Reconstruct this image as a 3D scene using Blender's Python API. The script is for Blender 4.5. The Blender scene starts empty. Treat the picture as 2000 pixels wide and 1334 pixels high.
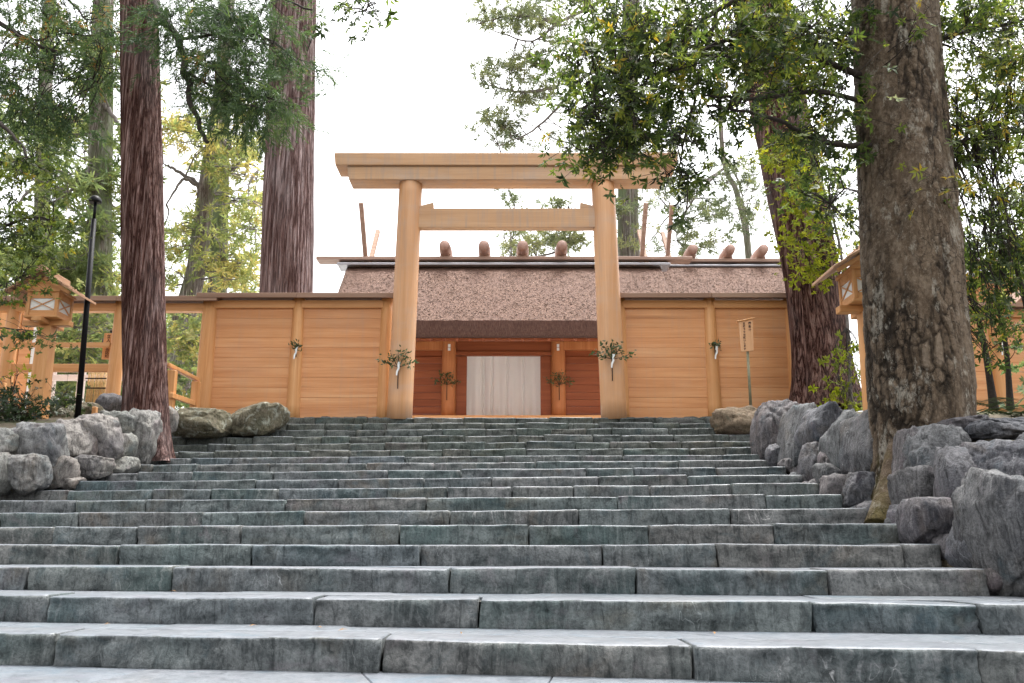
import bpy, bmesh, math, random
import numpy as np
from mathutils import Vector, Matrix, noise as mnoise

R = math.radians
rng = np.random.default_rng(7)
random.seed(7)
scene = bpy.context.scene
C = scene.collection

# ------------------------------------------------------------------ camera
FPX = 1750.0                      # focal length in pixels of the 2000 px wide photograph
PITCH = math.atan(401 / FPX)
CH = 0.697                        # camera height above the lowest paving
cam_d = bpy.data.cameras.new('camera')
cam_d.sensor_width = 36.0
cam_d.lens = FPX / 2000 * 36
cam_d.clip_start = 0.05
cam_d.clip_end = 2000
cam = bpy.data.objects.new('camera', cam_d)
C.objects.link(cam)
cam.location = (0, 0, CH)
cam.rotation_euler = (math.pi / 2 + PITCH, 0, 0)
scene.camera = cam

# ------------------------------------------------------------------ world, sun, exposure
SUN_ELEV, SUN_AZ = R(72), R(30)
world = bpy.data.worlds.new('World')
scene.world = world
world.use_nodes = True
wn, wl = world.node_tree.nodes, world.node_tree.links
wn.clear()
sky = wn.new('ShaderNodeTexSky')
sky.sky_type = 'NISHITA'
sky.sun_disc = False
sky.sun_elevation = SUN_ELEV
sky.sun_rotation = SUN_AZ
sky.air_density = 1.0
sky.dust_density = 6.0
sky.ozone_density = 1.0
hs = wn.new('ShaderNodeHueSaturation')
hs.inputs['Saturation'].default_value = 0.10
bg = wn.new('ShaderNodeBackground')
bg.inputs['Strength'].default_value = 0.15
wo = wn.new('ShaderNodeOutputWorld')
wl.new(sky.outputs[0], hs.inputs['Color'])
wl.new(hs.outputs[0], bg.inputs['Color'])
wl.new(bg.outputs[0], wo.inputs['Surface'])

sun_d = bpy.data.lights.new('sun', 'SUN')
sun_d.energy = 1.0
sun_d.angle = R(24)
sun_d.color = (1.0, 0.96, 0.90)
sun = bpy.data.objects.new('sun', sun_d)
C.objects.link(sun)
sun.location = (0, 0, 40)
# sky sun_rotation is clockwise from +Y
sd = Vector((math.sin(SUN_AZ) * math.cos(SUN_ELEV), math.cos(SUN_AZ) * math.cos(SUN_ELEV), math.sin(SUN_ELEV)))
sun.rotation_euler = (-sd).to_track_quat('-Z', 'Y').to_euler()

vs = scene.view_settings
vs.view_transform = 'Standard'
vs.look = 'None'
vs.gamma = 1.0
vs.exposure = 2.05
vs.use_curve_mapping = False
scene.cycles.max_bounces = 5
scene.cycles.diffuse_bounces = 3
scene.cycles.glossy_bounces = 2
scene.cycles.transmission_bounces = 3

# ------------------------------------------------------------------ projection helpers (photo pixel + real depth -> metres)
_c, _s = math.cos(PITCH), math.sin(PITCH)

def ray(px, py):
    dx = (px - 1000) / FPX
    dy = -(py - 667) / FPX
    return dx, _c - dy * _s, _s + dy * _c

def W(px, py, Y):
    a, b, d = ray(px, py)
    t = Y / b
    return Vector((a * t, Y, CH + d * t))

def WX(px, Y, z):
    """X of the photo column px at depth Y, height z"""
    return (px - 1000) / FPX * (Y * _c + (z - CH) * _s)

def M(px, Y, z=3.0):
    """metres covered by px pixels at that depth"""
    return px / FPX * (Y * _c + (z - CH) * _s)

# ------------------------------------------------------------------ object helpers
def tag(o, label=None, cat=None, group=None, kind=None):
    if label: o['label'] = label
    if cat: o['category'] = cat
    if group: o['group'] = group
    if kind: o['kind'] = kind
    return o

def empty(name, loc=(0, 0, 0), label=None, cat=None, group=None, kind=None):
    o = bpy.data.objects.new(name, None)
    o.empty_display_size = 0.2
    C.objects.link(o)
    o.location = loc
    return tag(o, label, cat, group, kind)

def link(name, me, mat, parent=None, smooth=False):
    """vertices of me are in world metres; keep them there under the parent"""
    if mat is not None and not me.materials:
        me.materials.append(mat)
    if smooth:
        me.polygons.foreach_set('use_smooth', np.ones(len(me.polygons), dtype=bool))
    o = bpy.data.objects.new(name, me)
    C.objects.link(o)
    if parent is not None:
        o.parent = parent
        # all ancestors carry only a translation
        t = Vector((0, 0, 0)); p = parent
        while p is not None:
            t += p.location; p = p.parent
        # mesh in world coordinates: move its origin to the middle of its box
    ctr = Vector((0, 0, 0))
    n = len(me.vertices)
    if n:
        co = np.empty(n * 3, dtype=np.float32)
        me.vertices.foreach_get('co', co)
        co = co.reshape(-1, 3)
        ctr = Vector(((co.min(0) + co.max(0)) / 2).tolist())
        co -= np.array(ctr, dtype=np.float32)
        me.vertices.foreach_set('co', co.ravel())
    o.location = ctr if parent is None else ctr - t
    return o

def py_mesh(name, verts, faces):
    me = bpy.data.meshes.new(name)
    me.from_pydata([tuple(v) for v in verts], [], faces)
    me.update()
    return me

def np_mesh(name, verts, quads=None, tris=None, tint=None):
    """fast mesh from numpy arrays"""
    me = bpy.data.meshes.new(name)
    verts = np.asarray(verts, dtype=np.float32)
    nq = 0 if quads is None else len(quads)
    nt = 0 if tris is None else len(tris)
    loops = []
    if nq: loops.append(np.asarray(quads, dtype=np.int32).ravel())
    if nt: loops.append(np.asarray(tris, dtype=np.int32).ravel())
    loops = np.concatenate(loops)
    starts = np.concatenate([np.arange(nq) * 4, nq * 4 + np.arange(nt) * 3]).astype(np.int32)
    me.vertices.add(len(verts)); me.vertices.foreach_set('co', verts.ravel())
    me.loops.add(len(loops)); me.loops.foreach_set('vertex_index', loops)
    me.polygons.add(nq + nt); me.polygons.foreach_set('loop_start', starts)
    if tint is not None:
        a = me.attributes.new('tint', 'FLOAT', 'POINT')
        a.data.foreach_set('value', np.asarray(tint, dtype=np.float32))
    me.update(calc_edges=True)
    return me

def box_bm(bm, x0, x1, y0, y1, z0, z1, bev=0.0):
    g = bmesh.ops.create_cube(bm, size=1.0)
    vs_ = g['verts']
    for v in vs_:
        v.co = Vector((x0 + (v.co.x + .5) * (x1 - x0), y0 + (v.co.y + .5) * (y1 - y0), z0 + (v.co.z + .5) * (z1 - z0)))
    if bev > 0:
        es = list({e for v in vs_ for e in v.link_edges})
        bmesh.ops.bevel(bm, geom=es, offset=bev, segments=1, affect='EDGES')

def box(name, x0, x1, y0, y1, z0, z1, mat, parent=None, bev=0.008):
    bm = bmesh.new()
    box_bm(bm, min(x0, x1), max(x0, x1), min(y0, y1), max(y0, y1), min(z0, z1), max(z0, z1), bev)
    me = bpy.data.meshes.new(name)
    bm.to_mesh(me); bm.free()
    return link(name, me, mat, parent)

def hexa(name, pts, mat, parent=None, bev=0.006):
    """box from 8 corners: bottom 4 (ccw) then top 4"""
    bm = bmesh.new()
    v = [bm.verts.new(p) for p in pts]
    for f in ((3, 2, 1, 0), (4, 5, 6, 7), (0, 1, 5, 4), (1, 2, 6, 5), (2, 3, 7, 6), (3, 0, 4, 7)):
        bm.faces.new([v[i] for i in f])
    if bev: bmesh.ops.bevel(bm, geom=list(bm.edges), offset=bev, segments=1, affect='EDGES')
    bmesh.ops.recalc_face_normals(bm, faces=list(bm.faces))
    me = bpy.data.meshes.new(name)
    bm.to_mesh(me); bm.free()
    return link(name, me, mat, parent)

def beam(name, p, q, w, h, mat, parent=None, up=(0, 0, 1), bev=0.006):
    """rectangular bar between two points"""
    p, q = Vector(p), Vector(q)
    d = (q - p).normalized()
    u = Vector(up); s = d.cross(u).normalized(); u = s.cross(d).normalized()
    a, b = s * w / 2, u * h / 2
    return hexa(name, [p - a - b, p + a - b, q + a - b, q - a - b, p - a + b, p + a + b, q + a + b, q - a + b], mat, parent, bev)

def profile_x(name, prof, x0, x1, mat, parent=None, bev=0.006, x0_of=None, x1_of=None):
    """prism along X, prof = [(y,z)...]; ends may be slanted per profile point"""
    bm = bmesh.new()
    n = len(prof)
    a = [bm.verts.new(((x0_of(y, z) if x0_of else x0), y, z)) for y, z in prof]
    b = [bm.verts.new(((x1_of(y, z) if x1_of else x1), y, z)) for y, z in prof]
    bm.faces.new(a); bm.faces.new(b[::-1])
    for i in range(n):
        bm.faces.new([a[i], b[i], b[(i + 1) % n], a[(i + 1) % n]])
    bmesh.ops.recalc_face_normals(bm, faces=list(bm.faces))
    if bev: bmesh.ops.bevel(bm, geom=list(bm.edges), offset=bev, segments=1, affect='EDGES')
    me = bpy.data.meshes.new(name)
    bm.to_mesh(me); bm.free()
    return link(name, me, mat, parent)

def tube_np(path, radii, sides=8, cap=True):
    P = np.asarray(path, dtype=float); n = len(P)
    Rr = np.asarray(radii, dtype=float)
    T = np.gradient(P, axis=0)
    T /= np.linalg.norm(T, axis=1)[:, None] + 1e-9
    ref = np.array([0.31, 0.87, 0.2]) if abs(T[0] @ np.array([0.31, 0.87, 0.2])) < .85 else np.array([1., 0, 0])
    S = np.cross(T, ref); S /= np.linalg.norm(S, axis=1)[:, None] + 1e-9
    U = np.cross(S, T)
    a = np.linspace(0, 2 * math.pi, sides, endpoint=False)
    V = P[:, None, :] + Rr[:, None, None] * (np.cos(a)[None, :, None] * S[:, None, :] + np.sin(a)[None, :, None] * U[:, None, :])
    V = V.reshape(-1, 3)
    i = np.arange(n - 1)[:, None] * sides; j = np.arange(sides)[None, :]; k = (j + 1) % sides
    Q = np.stack([i + j, i + k, i + sides + k, i + sides + j], -1).reshape(-1, 4)
    if cap:
        V = np.vstack([V, P[-1], P[0]])
        e = (n - 1) * sides; top = n * sides
        tt = np.stack([e + j[0], e + k[0], np.full(sides, top)], -1)
        bb = np.stack([k[0], j[0], np.full(sides, top + 1)], -1)
        return V, Q, np.vstack([tt, bb])
    return V, Q, np.zeros((0, 3), int)

class Mesh:
    """collects numpy pieces that belong to ONE part"""
    def __init__(s): s.V, s.Q, s.T, s.A, s.n = [], [], [], [], 0
    def add(s, V, Q=None, T=None, tint=0.5):
        V = np.asarray(V, float)
        s.V.append(V)
        if Q is not None and len(Q): s.Q.append(np.asarray(Q) + s.n)
        if T is not None and len(T): s.T.append(np.asarray(T) + s.n)
        s.A.append(np.broadcast_to(np.asarray(tint, float), (len(V),)))
        s.n += len(V)
    def tube(s, path, radii, sides=6, tint=0.5):
        V, Q, T = tube_np(path, radii, sides); s.add(V, Q, T, tint)
    def build(s, name, mat, parent=None, smooth=True):
        me = np_mesh(name, np.vstack(s.V), np.vstack(s.Q) if s.Q else None, np.vstack(s.T) if s.T else None, np.concatenate(s.A))
        return link(name, me, mat, parent, smooth)

def round_post(name, p, q, r0, r1, mat, parent=None, sides=32, rings=8):
    p, q = np.array(p, float), np.array(q, float)
    t = np.linspace(0, 1, rings)
    e = 0.02
    path = p + (q - p) * t[:, None]
    m = Mesh(); m.tube(path, r0 + (r1 - r0) * t, sides)
    o = m.build(name, mat, parent, True)
    return o

# ------------------------------------------------------------------ materials
class Nt:
    def __init__(s, name):
        s.m = bpy.data.materials.new(name); s.m.use_nodes = True
        s.t = s.m.node_tree; s.n = s.t.nodes; s.n.clear()
        s.out = s.n.new('ShaderNodeOutputMaterial')
        s.b = s.n.new('ShaderNodeBsdfPrincipled')
        s.l(s.b.outputs[0], s.out.inputs['Surface'])
        s.tc = s.n.new('ShaderNodeTexCoord')
        s.geo = s.n.new('ShaderNodeNewGeometry')
        s.oi = s.n.new('ShaderNodeObjectInfo')
    def l(s, a, b): s.t.links.new(a, b)
    def set(s, sock, v):
        if hasattr(v, 'node'): s.l(v, sock)
        else: sock.default_value = v
    def pos(s, scale=(1, 1, 1), jitter=0.0, rot=(0, 0, 0)):
        """world position, scaled; jitter shifts every object differently"""
        v = s.geo.outputs['Position']
        if jitter:
            k = s.n.new('ShaderNodeVectorMath'); k.operation = 'MULTIPLY_ADD'
            cmb = s.n.new('ShaderNodeCombineXYZ')
            for i in range(3): s.l(s.oi.outputs['Random'], cmb.inputs[i])
            s.l(cmb.outputs[0], k.inputs[0]); k.inputs[1].default_value = (jitter, jitter * 1.7, jitter * 2.3); s.l(v, k.inputs[2])
            v = k.outputs[0]
        mp = s.n.new('ShaderNodeMapping'); mp.inputs['Scale'].default_value = scale; mp.inputs['Rotation'].default_value = rot
        s.l(v, mp.inputs['Vector'])
        return mp.outputs[0]
    def noise(s, vec, scale=1.0, detail=4, rough=0.55, dist=0.0):
        n = s.n.new('ShaderNodeTexNoise')
        s.l(vec, n.inputs['Vector'])
        n.inputs['Scale'].default_value = scale; n.inputs['Detail'].default_value = detail
        n.inputs['Roughness'].default_value = rough; n.inputs['Distortion'].default_value = dist
        return n.outputs['Fac']
    def voro(s, vec, scale, feat='F1', out='Distance'):
        n = s.n.new('ShaderNodeTexVoronoi'); n.feature = feat
        s.l(vec, n.inputs['Vector']); n.inputs['Scale'].default_value = scale
        return n.outputs[out]
    def ramp(s, fac, stops):
        n = s.n.new('ShaderNodeValToRGB'); s.set(n.inputs[0], fac)
        e = n.color_ramp.elements
        while len(e) < len(stops): e.new(0.5)
        for i, (p, c) in enumerate(stops):
            e[i].position = p
            e[i].color = (c, c, c, 1) if isinstance(c, (int, float)) else (*c, 1)
        return n.outputs[0]
    def mix(s, fac, a, b, mode='MIX'):
        n = s.n.new('ShaderNodeMix'); n.data_type = 'RGBA'; n.blend_type = mode; n.clamp_factor = True
        s.set(n.inputs[0], fac)
        for i, v in ((6, a), (7, b)):
            if hasattr(v, 'node'): s.l(v, n.inputs[i])
            elif isinstance(v, (int, float)): n.inputs[i].default_value = (v, v, v, 1)
            else: n.inputs[i].default_value = (*v, 1)
        return n.outputs[2]
    def math(s, op, a, b=0.0, c=0.0):
        n = s.n.new('ShaderNodeMath'); n.operation = op
        s.set(n.inputs[0], a); s.set(n.inputs[1], b); s.set(n.inputs[2], c)
        return n.outputs[0]
    def bump(s, h, strength=0.5, dist=0.02, prev=None):
        n = s.n.new('ShaderNodeBump'); n.inputs['Strength'].default_value = strength; n.inputs['Distance'].default_value = dist
        s.l(h, n.inputs['Height'])
        if prev is not None: s.l(prev, n.inputs['Normal'])
        return n.outputs[0]
    def attr(s, name):
        n = s.n.new('ShaderNodeAttribute'); n.attribute_name = name
        return n.outputs['Fac']
    def done(s, col, rough=0.6, normal=None, spec=0.5):
        s.set(s.b.inputs['Base Color'], col if hasattr(col, 'node') else (*col, 1))
        s.set(s.b.inputs['Roughness'], rough)
        s.b.inputs['Specular IOR Level'].default_value = spec
        if normal is not None: s.l(normal, s.b.inputs['Normal'])
        return s.m

def stone_mat(name, base, dark, light, tintA, tintB, vein=0.35, rough=(0.42, 0.62), bumpd=0.02, scale=1.0, jitter=37.0, lichen=None, spec=0.2, hues=0.6):
    k = Nt(name)
    p = k.pos((1, 1, 1), jitter)
    n1 = k.noise(p, 2.4 * scale, 8, 0.66, 0.6)
    n2 = k.noise(p, 9 * scale, 8, 0.7, 0.6)
    n3 = k.noise(p, 45 * scale, 4, 0.6)
    col = k.ramp(n1, [(0.3, dark), (0.5, base), (0.72, light)])
    col = k.mix(k.ramp(n2, [(0.35, 0.0), (0.7, 0.75)]), col, light)
    col = k.mix(k.ramp(n2, [(0.28, 0.8), (0.46, 0.0)]), col, dark)
    col = k.mix(k.ramp(k.noise(p, 0.9 * scale, 3), [(0.46, 0.0), (0.66, 0.65)]), col, tintA)
    col = k.mix(k.ramp(k.noise(p, 1.3 * scale, 4, 0.6, 1.0), [(0.55, 0.0), (0.72, 0.6)]), col, tintB)
    # schist foliation: fine folded streaks, light and dark
    pf = k.pos((4.6, 4.6, 0.9), jitter, (0.5, 0.6, 0.3))
    fo = k.noise(pf, 2.6 * scale, 8, 0.74, 1.1)
    col = k.mix(k.ramp(fo, [(0.52, 0.0), (0.66, 0.75)]), col, light)
    col = k.mix(k.ramp(fo, [(0.34, 0.9), (0.48, 0.0)]), col, dark)
    # grey-violet and bluish patches
    tn = k.noise(p, 2.3 * scale, 5, 0.65, 0.8)
    col = k.mix(k.ramp(tn, [(0.56, 0.0), (0.70, 0.5)]), col, (light[0] * .78, light[1] * .66, light[2] * .72))
    col = k.mix(k.ramp(tn, [(0.30, 0.55), (0.42, 0.0)]), col, (base[0] * .62, base[1] * .92, base[2] * 1.05))
    # a few pale quartz veins
    pv = k.pos((3.6, 3.6, 1.1), jitter, (0.25, 0.55, 0.2))
    v = k.noise(pv, 1.4 * scale, 2, 0.5, 0.9)
    vm = k.ramp(v, [(0.490, 0.0), (0.499, 1.0), (0.501, 1.0), (0.510, 0.0)])
    vm = k.math('MULTIPLY', vm, k.ramp(k.noise(p, 1.5, 3, .6), [(0.55, 0.0), (0.68, vein)]))
    vm = k.math('MULTIPLY', vm, k.ramp(n2, [(0.4, 0.2), (0.6, 1.0)]))
    col = k.mix(vm, col, tuple(min(.5, x * 2.6) for x in light))
    col = k.mix(k.ramp(n3, [(0.3, 0.5), (0.55, 0.0)]), col, dark)
    # every block its own shade
    hue = k.ramp(k.oi.outputs['Random'], [(0.0, (.80, .92, 1.0)), (0.3, (1.0, 1.0, 1.0)), (0.55, (.86, 1.02, .98)), (0.8, (1.12, 1.02, .94)), (1.0, (1.25, 1.22, 1.2))])
    col = k.mix(hues, col, hue, 'MULTIPLY')
    if lichen:
        col = k.mix(k.ramp(k.noise(p, 5, 6, 0.7, 0.5), [(0.52, 0.0), (0.64, 0.85)]), col, lichen)
    h = k.math('ADD', n2, k.math('MULTIPLY', n3, 0.35))
    h = k.math('ADD', h, k.math('MULTIPLY', fo, 0.9))
    nrm = k.bump(h, 0.75, bumpd)
    return k.done(col, k.ramp(n2, [(0.3, rough[0]), (0.7, rough[1])]), nrm, spec)

STEP = stone_mat('step_stone', (.082, .088, .090), (.024, .028, .029), (.21, .218, .218), (.052, .086, .086), (.12, .092, .066), 0.8, (0.55, 0.75), 0.03)
STEP_OLD = stone_mat('step_stone_old', (.080, .086, .080), (.024, .027, .023), (.16, .165, .15), (.06, .075, .065), (.12, .10, .065), 0.35, (0.55, 0.75), 0.035)
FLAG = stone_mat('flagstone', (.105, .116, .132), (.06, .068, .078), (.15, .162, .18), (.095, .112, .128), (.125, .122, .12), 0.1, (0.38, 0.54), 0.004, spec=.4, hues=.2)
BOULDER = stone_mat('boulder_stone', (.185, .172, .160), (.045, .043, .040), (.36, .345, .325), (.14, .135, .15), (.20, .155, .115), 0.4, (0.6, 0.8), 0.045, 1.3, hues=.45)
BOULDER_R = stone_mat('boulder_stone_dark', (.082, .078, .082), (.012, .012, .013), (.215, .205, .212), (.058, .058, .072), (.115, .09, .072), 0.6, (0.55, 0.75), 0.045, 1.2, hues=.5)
MOSSROCK = stone_mat('mossy_rock', (.12, .095, .055), (.028, .024, .014), (.22, .19, .14), (.06, .05, .02), (.16, .115, .07), 0.2, (0.65, 0.85), 0.05, 1.6, lichen=(.34, .35, .29))
SANDROCK = stone_mat('brown_rock', (.17, .125, .08), (.05, .037, .024), (.27, .22, .16), (.12, .09, .05), (.21, .15, .10), 0.3, (0.6, 0.8), 0.05, 1.6)

def wood_mat(name, base, dark, light, axis='Z', rough=0.5, spec=0.35, grain=1.0, knots=True, stain=0.0):
    k = Nt(name)
    sc = {'X': (0.5, 9, 9), 'Y': (9, 0.5, 9), 'Z': (9, 9, 0.5)}[axis]
    p = k.pos(tuple(v * grain for v in sc), 23.0)
    n1 = k.noise(p, 1.0, 5, 0.6, 0.5)
    sc2 = {'X': (1.2, 55, 55), 'Y': (55, 1.2, 55), 'Z': (55, 55, 1.2)}[axis]
    n2 = k.noise(k.pos(sc2, 11.0), 1.0, 3, 0.6)
    col = k.ramp(n1, [(0.28, dark), (0.5, base), (0.75, light)])
    col = k.mix(k.ramp(n2, [(0.3, 0.45), (0.62, 0.0)]), col, dark)
    col = k.mix(k.math('MULTIPLY', k.oi.outputs['Random'], 0.5), col, k.mix(0.55, col, dark))
    if knots:
        kv = k.voro(k.pos(tuple(v * 0.16 for v in sc), 31.0), 1.0)
        col = k.mix(k.ramp(kv, [(0.03, 0.7), (0.09, 0.0)]), col, tuple(v * .55 for v in dark))
    # broad weathering blotches
    big = k.noise(k.pos((1, 1, 1), 5.0), 0.8, 3)
    col = k.mix(k.ramp(big, [(0.42, 0.0), (0.7, 0.35)]), col, tuple(v * .72 for v in base))
    if stain:                                           # rain streaks and greyed patches
        sk_ = k.noise(k.pos((13, 13, .7)), 1.0, 5, .65)
        col = k.mix(k.ramp(sk_, [(0.50, 0.0), (0.72, stain)]), col, tuple(sum(dark) / 3 * .75 + v * .25 for v in dark))
        col = k.mix(k.ramp(k.noise(k.pos((.9, .9, 2.2)), 1.0, 4, .6), [(0.5, 0.0), (0.72, stain)]), col, tuple(sum(base) / 3 * .6 + v * .35 for v in base))
    nrm = k.bump(k.math('ADD', n1, n2), 0.18, 0.006)
    return k.done(col, rough, nrm, spec)

HB, HD, HL = (.68, .345, .14), (.52, .225, .075), (.78, .45, .22)
WOOD_Z = wood_mat('hinoki_upright', HB, HD, HL, 'Z')
WOOD_X = wood_mat('hinoki_lengthwise', HB, HD, HL, 'X')
WOOD_Y = wood_mat('hinoki_crosswise', HB, HD, HL, 'Y')
BOARD_X = wood_mat('hinoki_boards', (.70, .335, .145), (.56, .235, .09), (.78, .44, .22), 'X', 0.55, stain=.14)
TORII_Z = wood_mat('torii_post_wood', (.62, .338, .172), (.50, .248, .105), (.71, .425, .24), 'Z', 0.45, grain=.6, stain=.3)
TORII_X = wood_mat('torii_beam_wood', (.56, .335, .18), (.43, .235, .115), (.66, .42, .25), 'X', 0.5, grain=.6, stain=.5)
GATE_X = wood_mat('gate_boards', (.30, .085, .030), (.20, .05, .016), (.38, .125, .048), 'X', 0.55)
GATE_Z = wood_mat('gate_posts_wood', (.52, .20, .07), (.40, .135, .042), (.62, .27, .11), 'Z', 0.5)
GREYWOOD_X = wood_mat('weathered_cap_wood', (.30, .19, .135), (.21, .125, .085), (.38, .26, .19), 'X', 0.7, .15)
RIDGE_X = wood_mat('ridge_wood', (.40, .27, .21), (.27, .17, .13), (.50, .37, .31), 'X', 0.55)
RIDGE_Y = wood_mat('ridge_log_wood', (.40, .25, .20), (.26, .15, .11), (.50, .35, .29), 'Y', 0.5)
SHINGLE = wood_mat('lantern_roof_wood', (.46, .27, .16), (.32, .17, .09), (.56, .36, .24), 'Y', 0.6)

def simple_mat(name, col, rough=0.6, spec=0.5, metal=0.0, var=0.0, scale=20.0):
    k = Nt(name)
    c = (*col,)
    if var:
        n = k.noise(k.pos((1, 1, 1), 9.0), scale, 5, 0.6)
        c = k.ramp(n, [(0.3, tuple(v * (1 - var) for v in col)), (0.7, tuple(min(1, v * (1 + var)) for v in col))])
    m = k.done(c, rough, None, spec)
    k.b.inputs['Metallic'].default_value = metal
    return m

PALE_METAL = simple_mat('pale_ridge_metal', (.36, .36, .39), 0.35, 0.5, 0.0, .12, 6)
BLACK = simple_mat('black_pole_paint', (.006, .006, .008), 0.5, 0.15, 0, .2)
PAPER = simple_mat('white_paper', (.80, .80, .78), 0.7, 0.3, 0, .04)
INK = simple_mat('ink', (.03, .012, .01), 0.7)
DARK_SOIL = simple_mat('joint_soil', (.075, .072, .066), 0.9, 0.2, 0, .4, 12)

def thatch_mat():
    k = Nt('thatch')
    p = k.pos((1, 1, 1))
    n1 = k.noise(p, 34, 3, 0.65)
    n2 = k.noise(p, 1.4, 4, 0.6)
    n3 = k.noise(k.pos((70, 26, 26)), 1.0, 3, 0.7)
    col = k.ramp(n1, [(0.36, (.030, .014, .009)), (0.5, (.115, .062, .042)), (0.66, (.26, .16, .12))])
    col = k.mix(k.ramp(n2, [(0.4, 0.0), (0.75, 0.4)]), col, (.12, .07, .058))
    col = k.mix(k.ramp(n3, [(0.3, 0.5), (0.55, 0.0)]), col, (.05, .03, .024))
    return k.done(col, 0.85, k.bump(k.math('ADD', n1, n3), 0.5, 0.02), 0.2)
THATCH = thatch_mat()

def thatch_edge_mat():
    k = Nt('thatch_cut_edge')
    n1 = k.noise(k.pos((60, 60, 9)), 1.0, 4, 0.7)
    n2 = k.noise(k.pos((1.2, 1.2, 10)), 1.0, 3)
    col = k.ramp(n1, [(0.3, (.05, .026, .02)), (0.52, (.105, .058, .046)), (0.75, (.16, .10, .08))])
    col = k.mix(k.ramp(n2, [(0.5, 0.0), (0.8, 0.4)]), col, (.06, .034, .026))
    return k.done(col, 0.85, k.bump(n1, 0.8, 0.03), 0.2)
THATCH_EDGE = thatch_edge_mat()

def cedar_bark(name, base, dark, light, scale=1.0, green=None):
    k = Nt(name)
    p = k.pos((15 * scale, 15 * scale, 0.33), 0)
    n1 = k.noise(p, 1.0, 5, 0.6, 0.25)
    n2 = k.noise(k.pos((40 * scale, 40 * scale, 0.8), 0), 1.0, 4, 0.65, 0.3)
    n3 = k.noise(k.pos((1, 1, .4)), 1.1, 4)
    r1 = k.math('ABSOLUTE', k.math('SUBTRACT', n1, 0.5))
    r2 = k.math('ABSOLUTE', k.math('SUBTRACT', n2, 0.5))
    col = k.ramp(r1, [(0.0, tuple(v * .45 for v in dark)), (0.022, dark), (0.055, base), (0.14, light)])
    col = k.mix(k.ramp(r2, [(0.0, 0.8), (0.035, 0.0)]), col, tuple(v * .45 for v in dark))
    col = k.mix(k.ramp(n2, [(0.56, 0.0), (0.74, 0.5)]), col, light)
    grey = sum(light) / 3
    col = k.mix(k.ramp(n3, [(0.48, 0.0), (0.70, 0.55)]), col, k.mix(0.55, col, (grey, grey * .97, grey)))
    col = k.mix(k.ramp(k.noise(k.pos((2.2, 2.2, .9)), 1.0, 5, .7), [(0.30, 0.55), (0.45, 0.0)]), col, k.mix(1.0, col, (.5, .42, .42), 'MULTIPLY'))
    if green:
        col = k.mix(k.ramp(k.noise(k.pos((1.5, 1.5, .7)), 1.0, 5, 0.65), [(0.44, 0.0), (0.62, 0.85)]), col, green)
    h = k.math('ADD', k.ramp(r1, [(0.0, 0.0), (0.09, 1.0)]), k.math('MULTIPLY', k.ramp(r2, [(0.0, 0.0), (0.08, 1.0)]), 0.6))
    return k.done(col, 0.9, k.bump(h, 0.9, 0.03), 0.1)
BARK_RED = cedar_bark('cedar_bark_red', (.20, .104, .084), (.085, .036, .029), (.33, .22, .20))
BARK_GREY = cedar_bark('cedar_bark_grey', (.26, .165, .152), (.12, .066, .060), (.42, .33, .325), 0.8)
BARK_LEAN = cedar_bark('cedar_bark_leaning', (.17, .080, .062), (.055, .023, .018), (.29, .18, .15), 0.9)
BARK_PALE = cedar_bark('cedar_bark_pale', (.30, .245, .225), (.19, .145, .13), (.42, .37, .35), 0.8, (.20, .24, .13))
BARK_GREEN = cedar_bark('cedar_bark_mossy', (.25, .215, .185), (.15, .12, .10), (.36, .33, .31), 0.7, (.17, .22, .11))

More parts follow.
